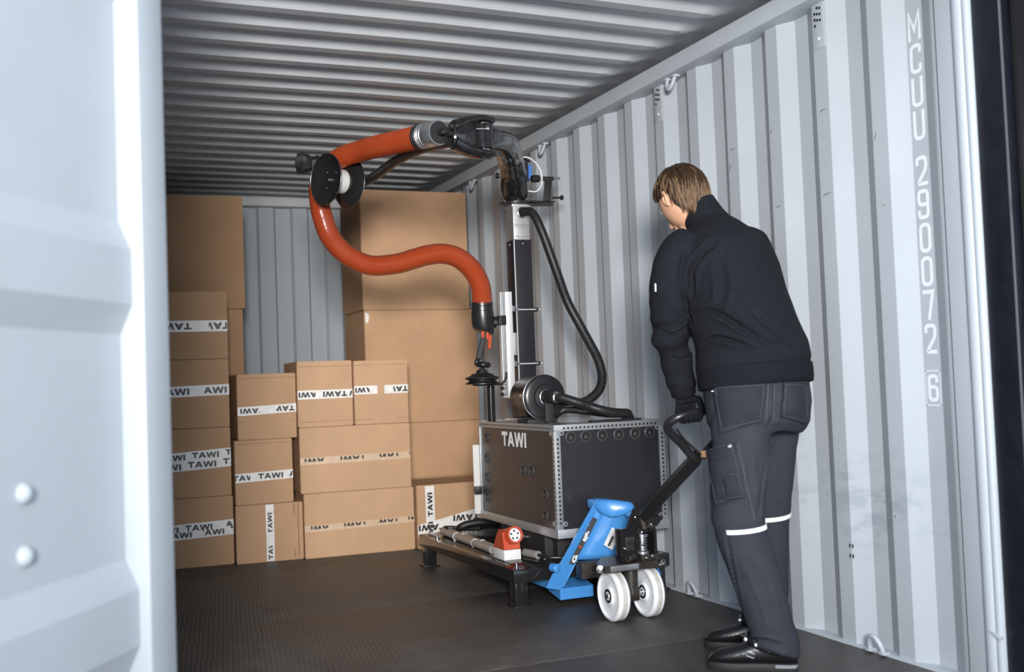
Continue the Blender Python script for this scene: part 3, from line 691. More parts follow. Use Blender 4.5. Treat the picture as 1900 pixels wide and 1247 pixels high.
for y_, z_ in ((CY0+0.04, CZ1-0.035), (CY0+0.04, CZ0+0.055)):
    MB().lathe((CX0+0.003, y_, z_), (-1, 0, 0), [(0, 0.011), (0.004, 0.011), (0.0045, 0.0055), (0.0015, 0.005)], 18, False).build('corner_eyelet', 'trim_alu', cab)
# white maker's letters on the left panel
x = 4.757
for ch in 'TAWI':
    vs_, fs_, wd = text_mesh(ch, 0.068, 0.92, 0.0)
    mb = MB(); put_text(mb, ch, 0.068, (CX0+0.0025, x-wd/2, 0.690), (0, -1, 0), (0, 0, 1), 0.92, 0.0); x -= wd+(0.001 if ch in 'TA' else 0.006)
    mb.build('logo_letter', 'logo_white', cab, smooth=False)
# white back sheet and latch at the far corner
MB().bx(1.738, 1.80, 5.058, 5.064, 0.30, 0.648, 0.002).build('back_sheet', 'sheet_white', cab)
MB().bx(1.735, 1.772, 5.030, 5.056, 0.40, 0.44, 0.004).build('latch', 'black_satin', cab)
# mast
MX0, MX1, MY0, MY1 = 1.938, 2.036, 4.90, 4.998
mast = MB().bx(MX0, MX1, MY0, MY1, CZ1+0.006, 1.676, 0.004).build('mast', 'mast_black', LU)
MB().bx(MX0-0.03, MX1+0.03, MY0-0.03, MY1+0.03, CZ1, CZ1+0.012, 0.002).build('base_plate', 'zinc', mast)
im = MB().bx(MX0+0.004, MX1-0.006, MY0+0.004, MY1-0.004, 1.67, 1.856, 0.003).build('inner_mast', 'alu', LU)
MB().bx(MX0+0.008, MX1-0.01, MY0-0.001, MY0+0.004, 1.69, 1.755, 0.001).build('cover_plate', 'alu', im)
MB().bx(MX0-0.004, MX1+0.002, MY0-0.004, MY1+0.004, 1.843, 1.856, 0.002).build('cap_plate', 'alu', im)
for dx, z_ in ((0.02, 1.693), (0.075, 1.693), (0.02, 1.752), (0.075, 1.752)): MB().ell((MX0+dx, MY0-0.001, z_), ((0.003, 0, 0), (0, 0.002, 0), (0, 0, 0.003)), 8, 6).build('screw', 'steel', im)
MB().bx(MX0-0.0005, MX0+0.004, MY0-0.0015, MY0+0.003, CZ1+0.02, 1.672).build('bright_corner', 'alu_light', mast)
for z_, d_ in ((1.655, (0.05, -0.001)), (1.655, (-0.0005, 0.05))): MB().ell((MX0+d_[0], MY0+d_[1], z_), ((0.0035, 0, 0), (0, 0.0035, 0), (0, 0, 0.0035)), 8, 6).build('screw', 'steel', mast)
# aluminium docking profile strapped to the mast
pr = MB().bx(1.812, 1.838, 4.80, 4.83, 0.885, 1.40, 0.002).bx(1.838, 1.872, 4.795, 4.835, 0.880, 1.402, 0.002).build('dock_profile', 'alu_light', LU)
for dx in (0.0035, 0.0115, 0.0195): MB().bx(1.812+dx, 1.8155+dx, 4.7985, 4.801, 0.89, 1.398).build('profile_groove', 'seam_dark', pr)
for z_ in (1.320, 1.048):
    st = MB().cyl((1.935, 4.888, z_), (2.065, 4.885, z_), 0.0035, n=10).build('strap_rod', 'alu_light', LU)
    MB().bx(1.872, 1.897, 4.815, 4.835, z_-0.014, z_+0.014, 0.003).build('clamp_block', 'zinc', st)
    MB().tube([(1.89, 4.83, z_), (1.936, 4.888, z_)], 0.0045, 8).build('strap_link', 'steel', st)
    MB().bx(2.04, 2.052, 4.88, 5.00, z_-0.010, z_+0.010, 0.003).build('clamp_end', 'black_satin', st)
MB().bx(1.87, 1.893, 4.80, 4.83, 1.09, 1.20, 0.002).build('spacer', 'alu', pr)
for z_ in (0.90, 0.93): MB().cyl((1.80, 4.80, z_), (1.81, 4.78, z_), 0.009, n=12).build('bolt', 'steel', pr)
# storage post for the suction foot
po = MB().cyl((1.795, 4.93, CZ1), (1.795, 4.93, 0.952), 0.020, n=20).build('rest_post', 'black_gloss', LU)
MB().prism([(1.70, 4.80, 0.945), (1.83, 4.80, 0.945), (1.83, 4.95, 0.945), (1.76, 4.95, 0.945), (1.70, 4.88, 0.945)], (0, 0, 0.004)).build('rest_plate', 'black_satin', po)
MB().tube(spline([(1.66, 4.82, 0.953), (1.74, 4.82, 0.951), (1.80, 4.80, 0.953), (1.822, 4.795, 0.975), (1.826, 4.793, 1.01)], 6), 0.006, 10).build('rest_bracket', 'black_satin', po)

# ------------------------------------------------ blower drum on the cabinet
DC = V((1.878, 4.47, 0.884))
dr = MB().lathe(DC+V((0, 0.19, 0)), (0, -1, 0), [(0, 0.06), (0.0, 0.092), (0.01, 0.098), (0.165, 0.098), (0.168, 0.104), (0.174, 0.104), (0.176, 0.101), (0.182, 0.104), (0.190, 0.104), (0.196, 0.098), (0.200, 0.085), (0.203, 0.062), (0.212, 0.058), (0.216, 0.036), (0.225, 0.033), (0.235, 0.03)], 48).build('blower_drum', 'black_satin', LU)
MB().torus(DC+V((0, 0.012, 0)), (0, -1, 0), 0.1035, 0.0025, 48, 8).build('clamp_ring', 'steel', dr)
MB().torus(DC+V((0, -0.012, 0)), (0, -1, 0), 0.0600, 0.0018, 40, 8).build('face_ring', 'steel', dr)
MB().torus(DC+V((0, -0.026, 0)), (0, -1, 0), 0.0345, 0.0035, 32, 8).build('face_ring', 'steel', dr)
MB().box(DC+V((-0.102, 0.02, 0.012)), (0.018, 0.035, 0.016), None, 0.004).build('clamp_lock', 'steel', dr)
MB().bx(DC.x-0.075, DC.x+0.075, DC.y+0.03, DC.y+0.16, CZ1, CZ1+0.018, 0.003).build('drum_foot', 'black_matte', dr)
MB().bx(DC.x-0.02, DC.x+0.02, DC.y-0.045, DC.y-0.040, CZ1, DC.z-0.025, 0.001).bx(DC.x-0.02, DC.x+0.02, DC.y-0.075, DC.y-0.040, CZ1, CZ1+0.005, 0.001).build('drum_bracket', 'black_matte', dr)
MB().lathe(DC+V((0, -0.035, 0)), (0.25, -1, 0), [(0, 0.028), (0.01, 0.029), (0.05, 0.029), (0.055, 0.026)], 24).build('hose_socket', 'black_satin', dr)
MB().lathe(DC+V((0.012, -0.083, 0)), (0.45, -1, -0.1), [(0, 0.020), (0.004, 0.0255), (0.012, 0.0255), (0.016, 0.022), (0.036, 0.022)], 24).build('hose_clip', 'steel', dr)
h2 = ribbed([(1.895, 4.37, 0.882), (1.91, 4.33, 0.877), (1.955, 4.26, 0.853), (2.02, 4.24, 0.828), (2.10, 4.255, 0.808), (2.17, 4.285, 0.800), (2.22, 4.31, 0.795), (2.235, 4.33, 0.775), (2.235, 4.335, 0.76)], 0.021, 0.0075, 0.0018, 16).build('suction_hose', 'rubber', LU)
ribbed([(1.955, 4.56, 0.77), (1.965, 4.54, 0.80), (1.995, 4.50, 0.822), (2.05, 4.42, 0.815), (2.13, 4.36, 0.800), (2.21, 4.34, 0.795)], 0.020, 0.0075, 0.0015, 14).build('suction_hose', 'rubber', LU)
MB().bx(2.015, 2.27, 4.27, 4.31, CZ1, CZ1+0.008, 0.002).build('hose_rail', 'black_satin', LU)
MB().cyl((2.235, 4.335, CZ1), (2.235, 4.335, CZ1+0.02), 0.03, n=20).build('hose_port', 'black_satin', LU)
# black spiral hose from the mast head down to the drum
HB = [(1.985, 4.905, 1.812), (1.992, 4.865, 1.812), (2.005, 4.80, 1.790), (2.013, 4.72, 1.69), (2.035, 4.62, 1.485), (2.057, 4.56, 1.335), (2.083, 4.49, 1.217), (2.108, 4.44, 1.124), (2.128, 4.405, 1.049), (2.133, 4.38, 0.973), (2.120, 4.385, 0.912), (2.082, 4.41, 0.868), (2.045, 4.44, 0.850), (2.00, 4.50, 0.838), (1.96, 4.58, 0.832)]
ribbed(HB, 0.0225, 0.008, 0.0018, 16).build('spiral_hose', 'rubber', LU)
MB().torus((1.987, 4.893, 1.812), (0, -1, 0), 0.023, 0.005, 24, 8).build('hose_clip', 'steel', LU)

# ------------------------------------------------ swivel flange and brake bracket
fg = MB().lathe((1.975, 4.945, 1.856), (0, 0, 1), [(0, 0.075), (0.003, 0.082), (0.010, 0.082), (0.012, 0.062), (0.020, 0.060), (0.022, 0.052)], 40).build('swivel_flange', 'black_satin', LU)
for k in range(6):
    a = 2*PI*k/6+0.3; MB().lathe((1.975+0.068*math.cos(a), 4.945+0.068*math.sin(a), 1.864), (0, 0, 1), [(0, 0.006), (0.006, 0.006), (0.012, 0.0045)], 10).build('bolt', 'steel', fg)
br = MB().bx(1.99, 2.165, 4.87, 4.93, 1.864, 1.872, 0.002).build('brake_bracket', 'black_satin', LU)
MB().bx(2.02, 2.16, 4.88, 4.92, 1.850, 1.858, 0.002).build('slotted_plate', 'black_satin', br)
MB().box((2.122, 4.865, 1.93), (0.040, 0.008, 0.12), Matrix.Rotation(math.radians(6), 3, 'Y'), 0.002).build('upright_bar', 'black_satin', br)
MB().bx(2.095, 2.155, 4.855, 4.885, 1.974, 1.994, 0.003).build('clamp_head', 'black_satin', br)
MB().cyl((2.07, 4.868, 1.984), (2.195, 4.868, 1.988), 0.007, n=14).build('pin', 'steel', br)
MB().cyl((2.035, 4.866, 1.980), (2.078, 4.867, 1.983), 0.019, n=24, bev=0.004).build('rubber_bumper', 'rubber', br)
MB().cyl((2.15, 4.87, 1.888), (2.205, 4.87, 1.891), 0.006, n=12).lathe((2.195, 4.87, 1.8905), (1, 0, 0), [(0, 0.007), (0.003, 0.013), (0.012, 0.013), (0.014, 0.01)], 16).build('locking_knob', 'black_satin', br)
MB().bx(2.036, 2.054, 4.90, 4.96, 1.985, 2.06, 0.004).build('valve_block', 'label_blue', LU)
MB().bx(1.99, 2.036, 4.90, 4.97, 1.97, 2.075, 0.006).build('valve_body', 'brown_steel', LU)
MB().tube(spline([(1.97, 4.90, 2.085), (2.01, 4.86, 2.088), (2.06, 4.86, 2.06), (2.088, 4.86, 2.01), (2.085, 4.86, 1.95), (2.06, 4.87, 1.918), (2.02, 4.90, 1.925)], 8), 0.0035, 8).build('air_line', 'white_plastic', LU)
MB().tube([(2.01, 4.90, 2.09), (2.045, 4.90, 2.075)], [0.010, 0.006], 10).build('valve_lever', 'black_satin', LU)

# ------------------------------------------------ carbon arm: swan neck, fork, boom
def arm_ring(c, t, up_, a, b, n=22, p=2.6):
    c = V(c); t = V(t).normalized(); x = V(up_).cross(t).normalized(); y = t.cross(x); out = []
    for k in range(n):
        q = 2*PI*k/n; cs, sn = math.cos(q), math.sin(q); s = (abs(cs)**p+abs(sn)**p)**(-1/p)
        out.append(c+x*cs*s*a+y*sn*s*b)
    return out
K = [((1.972, 4.935, 1.874), (0, 0, 1), 0.045, 0.045), ((1.970, 4.930, 1.90), (-0.1, -0.2, 1), 0.058, 0.050), ((1.955, 4.905, 1.935), (-0.25, -0.4, 0.9), 0.062, 0.056), ((1.915, 4.82, 2.00), (-0.4, -0.75, 0.62), 0.054, 0.052), ((1.845, 4.69, 2.045), (-0.45, -0.85, 0.28), 0.052, 0.050), ((1.745, 4.50, 2.055), (-0.5, -0.86, -0.02), 0.051, 0.048), ((1.64, 4.32, 2.035), (-0.52, -0.85, -0.10), 0.049, 0.046), ((1.535, 4.165, 2.003), (-0.55, -0.83, -0.14), 0.046, 0.045), ((1.475, 4.085, 1.985), (-0.6, -0.8, -0.10), 0.045, 0.046), ((1.440, 4.045, 1.980), (-0.6, -0.8, 0), 0.040, 0.046)]
rs = []
for i in range(len(K)-1):
    for j in range(4):
        t = j/4; a, b_ = K[i], K[i+1]
        rs.append(arm_ring(V(a[0]).lerp(V(b_[0]), t), V(a[1]).normalized().lerp(V(b_[1]).normalized(), t), (0.55, 0.83, 0.9), (a[2]+(b_[2]-a[2])*t)*1.16, (a[3]+(b_[3]-a[3])*t)*1.16))
rs.append(arm_ring(K[-1][0], K[-1][1], (0.55, 0.83, 0.9), K[-1][2], K[-1][3]))
neck = MB().rings(rs).build('swan_neck_arm', 'carbon', LU, angle=45)
MB().lathe((1.905, 4.86, 1.99), V((-0.9, 0.3, 0)), [(0.045, 0.014), (0.062, 0.014), (0.064, 0.01)], 16).build('cover_plug', 'black_matte', neck)
MB().box((1.985, 4.868, 1.955), (0.004, 0.030, 0.045), Matrix.Rotation(math.radians(-18), 3, 'Y') @ Matrix.Rotation(math.radians(-60), 3, 'Z'), 0).build('rating_label', 'tape_white', neck)
PV = V((1.447, 4.052, 1.975))       # hinge axis, vertical
hub = MB().lathe(PV+V((0, 0, -0.052)), (0, 0, 1), [(0, 0.036), (0.002, 0.046), (0.102, 0.046), (0.104, 0.036)], 32).build('hinge_hub', 'carbon', LU)
for z_ in (-0.056, 0.054): MB().lathe(PV+V((0, 0, z_-0.002)), (0, 0, 1), [(0, 0.034), (0.004, 0.034)], 28).build('hinge_washer', 'steel', hub)
fork = MB()
for s in (1, -1):
    zc = s*0.070
    rsx = []
    for u, a, b_, dz in ((-0.053, 0.024, 0.009, 0.0), (-0.042, 0.040, 0.015, 0.001), (0.0, 0.048, 0.019, 0.002), (0.035, 0.047, 0.020, -0.002), (0.070, 0.046, 0.022, -0.010), (0.105, 0.044, 0.026, -0.024), (0.135, 0.040, 0.030, -0.040)):
        d = V((-0.86, -0.10, 0)).normalized(); rsx.append(arm_ring(PV+d*u+V((0, 0, zc+s*dz)), d, (0, 0, 1), a, b_, 20, 2.3))
    fork.rings(rsx)
d = V((-0.86, -0.10, 0)).normalized()
fork.rings([arm_ring(PV+d*0.048, d, (0, 0, 1), 0.036, 0.055, 24, 3), arm_ring(PV+d*0.062, d, (0, 0, 1), 0.043, 0.066, 24, 3), arm_ring(PV+d*0.11, d, (0, 0, 1), 0.044, 0.064, 24, 2.4), arm_ring(PV+d*0.145+V((0, 0.01, -0.004)), d, (0, 0, 1), 0.038, 0.045, 24, 2.2)])
fk = fork.build('fork', 'carbon', LU, angle=45)
MB().cyl(PV+V((-0.045, -0.045, 0.022)), PV+V((-0.005, -0.052, 0.024)), 0.004, n=10).lathe(PV+V((-0.005, -0.052, 0.024)), (1, -0.1, 0), [(0, 0.013), (0.012, 0.013), (0.013, 0.01)], 14).build('stop_bolt', 'steel', fk)
bp = spline([(1.315, 4.045, 1.970), (1.285, 4.10, 1.962), (1.262, 4.22, 1.964), (1.248, 4.42, 1.975), (1.235, 4.62, 1.976), (1.222, 4.80, 1.964), (1.205, 4.94, 1.955), (1.180, 5.03, 1.953)], 10)
MB().tube(bp, [0.042-0.019*min(1, i/22) for i in range(len(bp))], 20).build('boom_tube', 'carbon_tube', LU)
# hose end fitting
FD = V((1.262-1.221, 4.016-4.174, 1.980-1.992)).normalized(); FP = V((1.221, 4.174, 1.992))
ft = MB().lathe(FP-FD*0.006, FD, [(0, 0.050), (0.002, 0.0535), (0.010, 0.0535), (0.012, 0.0515), (0.018, 0.0535), (0.026, 0.0535), (0.028, 0.050)], 36).build('hose_cuff', 'rubber', LU)
MB().lathe(FP+FD*0.020, FD, [(0, 0.049), (0.003, 0.0525), (0.012, 0.0525), (0.014, 0.050), (0.018, 0.0525), (0.024, 0.0525), (0.026, 0.050), (0.030, 0.0525), (0.040, 0.0525), (0.042, 0.0500), (0.046, 0.0520), (0.115, 0.0520), (0.118, 0.050), (0.118, 0.047)], 40, False).build('swivel_cylinder', 'zinc', ft)
MB().cyl(FP+FD*0.10, FP+FD*0.1375, 0.0485, n=36).build('end_disc', 'black_matte', ft)
MB().tube([FP+FD*0.13, FP+FD*0.175, FP+FD*0.185+V((0.045, 0.035, -0.006)), V((1.372, 4.035, 1.972))], [0.013, 0.014, 0.014, 0.015], 14).build('swivel_stem', 'black_gloss', ft)

# ------------------------------------------------ orange hose and pulley
HP_ = [(1.221, 4.174, 1.992), (1.207, 4.29, 2.006), (1.193, 4.392, 2.018), (1.157, 4.602, 2.042), (1.134, 4.792, 2.061), (1.096, 4.912, 2.064), (1.060, 5.018, 2.051), (1.028, 5.094, 2.012), (1.012, 5.143, 1.942), (1.019, 5.155, 1.852), (1.028, 5.135, 1.787), (1.044, 5.110, 1.718), (1.076, 5.093, 1.661), (1.115, 5.075, 1.616), (1.159, 5.057, 1.584), (1.202, 5.04, 1.561), (1.258, 5.017, 1.550), (1.355, 4.974, 1.558), (1.424, 4.944, 1.577), (1.488, 4.916, 1.593), (1.552, 4.889, 1.597), (1.614, 4.862, 1.578), (1.668, 4.841, 1.532), (1.703, 4.830, 1.478), (1.721, 4.824, 1.418), (1.726, 4.825, 1.340)]
ribbed(HP_, 0.0505, 0.0088, 0.0020, 28).build('orange_hose', 'orange', LU)
PC = V((1.064, 4.979, 1.953)); PA = V((-0.92, -0.38, 0.02)).normalized()       # pulley axis towards the near disc
pu = MB().cyl(PC-PA*0.033, PC+PA*0.033, 0.058, n=36).build('pulley', 'hub_white', LU)
dish = [(-0.004, 0.030), (-0.002, 0.052), (0.004, 0.072), (0.013, 0.092), (0.024, 0.110), (0.032, 0.120), (0.0345, 0.1235), (0.037, 0.1235), (0.038, 0.121), (0.034, 0.114), (0.024, 0.098), (0.013, 0.078), (0.006, 0.056), (0.003, 0.034), (0.003, 0.022), (0.010, 0.018), (0.012, 0.008), (0.012, 0.001)]
for s in (1, -1):
    dd = MB().lathe(PC+PA*(s*0.031), PA*s, dish, 48).build('pulley_disc', 'black_gloss', pu)
    MB().torus(PC+PA*(s*0.0685), PA, 0.1228, 0.0012, 48, 6).build('disc_rim', 'steel', dd)
    MB().torus(PC+PA*(s*0.0435), PA, 0.009, 0.002, 16, 6).build('axle_ring', 'steel', dd)
    for a in (0.6, 2.2, 3.9): 
        x_, y_, _ = frame(PA); MB().ell(PC+PA*(s*0.0375)+(x_*math.cos(a)+y_*math.sin(a))*0.050, ((0.004, 0, 0), (0, 0.004, 0), (0, 0, 0.004)), 8, 6).build('screw', 'steel', dd)
MB().cyl(PC-PA*0.10, PC-PA*0.03, 0.014, n=16).build('axle', 'black_satin', pu)
MB().tube(spline([PC-PA*0.09, V((1.185, 5.03, 1.953))], 4), 0.018, 12).build('axle_bracket', 'carbon', pu)
# black cloth cover wrapped over the pulley bracket end
bm = MB(); rs = []
bc0 = V((1.02, 5.06, 2.045)); bc1 = V((0.905, 5.14, 2.062))
for i in range(14):
    t = i/13; c = bc0.lerp(bc1, t); rs.append([]); r = 0.030+0.016*math.sin(min(1, t*1.1)*PI*0.75)-0.010*(abs(t-0.45) < 0.1)
    if i == 13: r *= 0.5
    x_, y_, _ = frame(bc1-bc0)
    for k in range(18):
        a = 2*PI*k/18; q = r*(1+0.18*math.sin(3*a+t*6)+0.10*math.sin(5*a-4*t)); rs[-1].append(c+(x_*math.cos(a)+y_*math.sin(a))*q)
bm.rings(rs).build('cloth_cover', 'black_matte', LU)
MB().tube(spline([(1.07, 4.99, 1.965), (1.06, 5.06, 2.02), (1.0, 5.075, 2.05)], 6), 0.011, 10).build('cover_bracket', 'black_satin', LU)

# ------------------------------------------------ suction handle hanging in its dock
GX, GY = 1.726, 4.828
gp = MB().lathe((GX, GY, 1.352), (0, 0, -1), [(0, 0.046), (0.001, 0.0525), (0.016, 0.0525), (0.018, 0.0505), (0.022, 0.0505), (0.024, 0.0525), (0.042, 0.0525), (0.044, 0.0545), (0.125, 0.0545), (0.128, 0.053), (0.140, 0.051), (0.145, 0.046)], 40)
for p in gp.v:
    if p.z < 1.23: p.z -= (p.x-GX)*0.35
gpo = gp.build('valve_housing', 'black_satin', LU)
kn = MB().lathe((1.772, 4.815, 1.255), (0.9, -0.2, -0.1), [(0, 0.018), (0.004, 0.028), (0.018, 0.028), (0.022, 0.02), (0.026, 0.014), (0.05, 0.013)], 20).build('clamp_knob', 'black_satin', gpo)
MB().bx(1.795, 1.834, 4.785, 4.815, 1.238, 1.285, 0.004).build('dock_clamp', 'black_satin', gpo)
MB().tube([(1.755, 4.80, 1.25), (1.79, 4.79, 1.248)], 0.005, 8).lathe((1.80, 4.787, 1.2475), (1, 0, 0), [(0, 0.006), (0.006, 0.006)], 8).build('clamp_bolt', 'steel', gpo)
for (x_, y_), z0, z1, dx in (((1.712, 4.80), 1.205, 1.185, 0.0), ((1.735, 4.795), 1.20, 1.175, -0.004)):
    MB().box((x_, y_, (z0+z1)/2), (0.013, 0.013, z0-z1+0.012), None, 0.003).build('orange_lug', 'red_plastic', gpo)
MB().tube([(1.752, 4.80, 1.19), (1.744, 4.80, 1.125)], 0.0085, 10).build('release_lever', 'red_plastic', gpo)
MB().tube([(1.722, 4.81, 1.185), (1.690, 4.81, 1.078)], [0.012, 0.0155], 16).build('grip', 'foam_grey', gpo)
MB().tube(spline([(1.690, 4.81, 1.080), (1.678, 4.81, 1.060), (1.685, 4.815, 1.048), (1.71, 4.83, 1.048)], 6), 0.010, 12).build('grip_elbow', 'black_gloss', gpo)
MB().torus((1.722, 4.835, 1.050), (0.1, -0.1, 1), 0.026, 0.014, 28, 12).build('swivel_ring', 'black_gloss', gpo)
sf = MB().lathe((1.717, 4.84, 1.036), (0, 0, -1), [(0, 0.010), (0.004, 0.013), (0.010, 0.012), (0.013, 0.024), (0.022, 0.028), (0.028, 0.030), (0.032, 0.050), (0.040, 0.058), (0.050, 0.082), (0.056, 0.084), (0.063, 0.064), (0.068, 0.066), (0.078, 0.084), (0.082, 0.084), (0.082, 0.078), (0.074, 0.05)], 48, True).build('suction_cup', 'rubber', gpo)

# spare coil of hose lying behind on the deck
ribbed([(1.95, 5.20, 0.225), (1.86, 5.26, 0.228), (1.79, 5.32, 0.215), (1.765, 5.36, 0.195), (1.80, 5.40, 0.192), (1.90, 5.36, 0.196), (1.98, 5.30, 0.20)], 0.021, 0.008, 0.002, 14).build('spiral_hose', 'rubber', LU)

# ================================================================== PALLET TRUCK
PT = empty('pallet_truck', (1.95, 3.95, 0), 'blue hand pallet truck with white wheels under the lift platform', 'pallet truck')
for x_ in (1.836, 2.160):
    fk = MB().bx(x_-0.078, x_+0.078, 4.24, 5.22, 0.054, 0.098, 0.006).build('fork', 'blue_paint', PT)
    MB().prism([(x_-0.079, 4.13, 0.028), (x_-0.079, 4.13, 0.076), (x_-0.079, 4.25, 0.100), (x_-0.079, 4.25, 0.050)], (0.158, 0, 0)).build('fork_heel', 'blue_paint', fk)
    MB().cyl((x_-0.04, 5.08, 0.037), (x_+0.04, 5.08, 0.037), 0.037, n=24, bev=0.004).build('load_roller', 'wheel_white', fk)
    MB().bx(x_-0.052, x_-0.044, 4.98, 5.12, 0.025, 0.055, 0.002).build('roller_bracket', 'black_satin', fk)
# inclined A-plates from the fork heels to the head
AL = [(1.690, 4.105, 0.105), (1.752, 4.115, 0.078), (1.768, 4.115, 0.085), (1.925, 4.02, 0.415), (1.915, 4.02, 0.452), (1.890, 4.02, 0.452)]
a1 = MB().prism(AL, (0.004, 0.012, 0)).build('frame_plate', 'blue_paint', PT)
MB().prism([(1.752, 4.118, 0.078), (1.772, 4.118, 0.085), (1.930, 4.025, 0.415), (1.915, 4.025, 0.415)], (0.0, 0.07, 0.0)).build('frame_flange', 'blue_paint', PT)
AR = [(2.238, 4.10, 0.088), (2.180, 4.10, 0.092), (2.045, 4.05, 0.380), (2.045, 4.05, 0.405), (2.070, 4.05, 0.405)]
a2 = MB().prism(AR, (0, 0.012, 0)).build('frame_plate', 'blue_paint', PT)
MB().prism([(1.680, 4.108, 0.092), (1.752, 4.118, 0.074), (1.715, 4.106, 0.150)], (0, -0.006, 0)).build('gusset', 'blue_paint', PT)
MB().lathe((1.725, 4.098, 0.172), (0.3, -1, 0), [(-0.02, 0.019), (0.012, 0.019), (0.016, 0.014), (0.017, 0.004)], 20).build('pivot_boss', 'blue_paint', PT)
# head cap
cp = []
for xx, (yf, zt, zb) in ((1.884, (4.012, 0.448, 0.420)), (1.905, (3.985, 0.452, 0.392)), (1.93, (3.965, 0.452, 0.380)), (1.96, (3.95, 0.449, 0.384)), (1.985, (3.938, 0.445, 0.394)), (2.005, (3.93, 0.441, 0.404)), (2.022, (3.935, 0.437, 0.410)), (2.032, (3.955, 0.432, 0.416))):
    cp.append([(xx, yf, zb), (xx, yf-0.004, zb+0.006), (xx, yf, zt-0.014), (xx, yf+0.008, zt-0.004), (xx, yf+0.02, zt), (xx, 4.09, zt-0.002), (xx, 4.09, zb)])
MB().rings(cp).build('head_cap', 'blue_paint', PT, angle=60)
MB().cyl((2.008, 3.955, 0.378), (2.008, 3.955, 0.42), 0.018, n=18, bev=0.004).build('cap_boss', 'blue_paint', PT)
# front panel between the plates
rs = []
for i in range(9):
    t = i/8; z = 0.200+0.205*t; hl = 1.815+0.110*t; hr = 2.150-0.10*t
    rs.append([V((hl+(hr-hl)*k/8, 4.085-0.045*math.sin(PI*k/8)-0.05*t, z)) for k in range(9)])
mbp = MB(); mbp.add([p for r in rs for p in r], [[i*9+j, i*9+j+1, (i+1)*9+j+1, (i+1)*9+j] for i in range(8) for j in range(8)])
fp = mbp.build('front_panel', 'blue_paint', PT)
md = fp.modifiers.new('s', 'SOLIDIFY'); md.thickness = 0.008; md.offset = 1
# paper label
MB().box((1.950, 4.004, 0.285), (0.048, 0.0012, 0.082), Matrix.Rotation(math.radians(32), 3, 'Y')).build('paper_label', 'white_plastic', fp)
MB().box((1.942, 4.0025, 0.275), (0.012, 0.0012, 0.045), Matrix.Rotation(math.radians(32), 3, 'Y')).build('label_print', 'seam_dark', fp)
# maker's sticker up the left plate
ax = (V((1.905, 4.02, 0.43))-V((1.735, 4.11, 0.09))).normalized(); nx = V((0, -1, 0)); sx = ax.cross(nx)
nx = V((0.0, -1.0, -0.10)).normalized()
st0 = V((1.815, 3.999, 0.150)); L_ = 0.215
qx = V((ax.x, 0, ax.z)).normalized(); qy = V((-qx.z, 0, qx.x))
def sl(u, v): p = V((1.795, 0, 0.190))+qx*u+qy*v; p.y = 4.112-0.094*(p.z-0.085)/0.34-0.003; return p
stk = MB().add([sl(-0.008, -0.013), sl(0.205, -0.013), sl(0.205, 0.013), sl(-0.008, 0.013)], [[0, 1, 2, 3]]).build('sticker', 'seam_dark', a1, smooth=False)
mb = MB(); put_text(mb, 'GS', 0.020, sl(0.028, 0)+V((0, -0.0015, 0)), qx, qy, 1.75, 0.04); put_text(mb, 'BJRUP', 0.020, sl(0.138, 0)+V((0, -0.0015, 0)), qx, qy, 1.45, 0.04)
mb.build('sticker_letters', 'logo_white', stk, smooth=False)['kind'] = 'stuff'
MB().add([sl(0.066, -0.006)+V((0, -0.0006, 0)), sl(0.078, -0.006)+V((0, -0.0006, 0)), sl(0.078, 0.006)+V((0, -0.0006, 0)), sl(0.066, 0.006)+V((0, -0.0006, 0))], [[0, 1, 2, 3]]).build('sticker_mark', 'red_plastic', stk, smooth=False)
# black cross member and lever frame in front
MB().bx(1.80, 2.16, 4.00, 4.06, 0.130, 0.198, 0.005).build('cross_member', 'brown_steel', PT)
MB().prism([(1.750, 3.70, 0.205), (1.99, 3.70, 0.205), (2.02, 3.76, 0.205), (2.01, 3.86, 0.205), (1.84, 3.90, 0.205), (1.755, 3.78, 0.205)], (0, 0, 0.028)).build('steering_plate', 'brown_steel', PT)
MB().bx(1.775, 1.90, 3.6975, 3.701, 0.208, 0.230, 0.001).build('worn_edge', 'zinc', PT)
for x_ in (1.748, 2.018): MB().lathe((x_, 3.735, 0.219), (-0.5 if x_ < 1.9 else 0.5, -1, 0), [(0, 0.016), (0.012, 0.016), (0.013, 0.011), (0.024, 0.011), (0.026, 0.006)], 6, ).build('axle_bolt', 'steel', PT)
MB().cyl((1.905, 3.775, 0.10), (1.905, 3.775, 0.206), 0.028, n=24).build('stem', 'brown_steel', PT)
MB().box((1.905, 3.775, 0.10), (0.05, 0.05, 0.055), None, 0.008).build('axle_block', 'brown_steel', PT)
MB().cyl((1.80, 3.781, 0.10), (2.0, 3.778, 0.10), 0.012, n=16).build('axle', 'steel', PT)
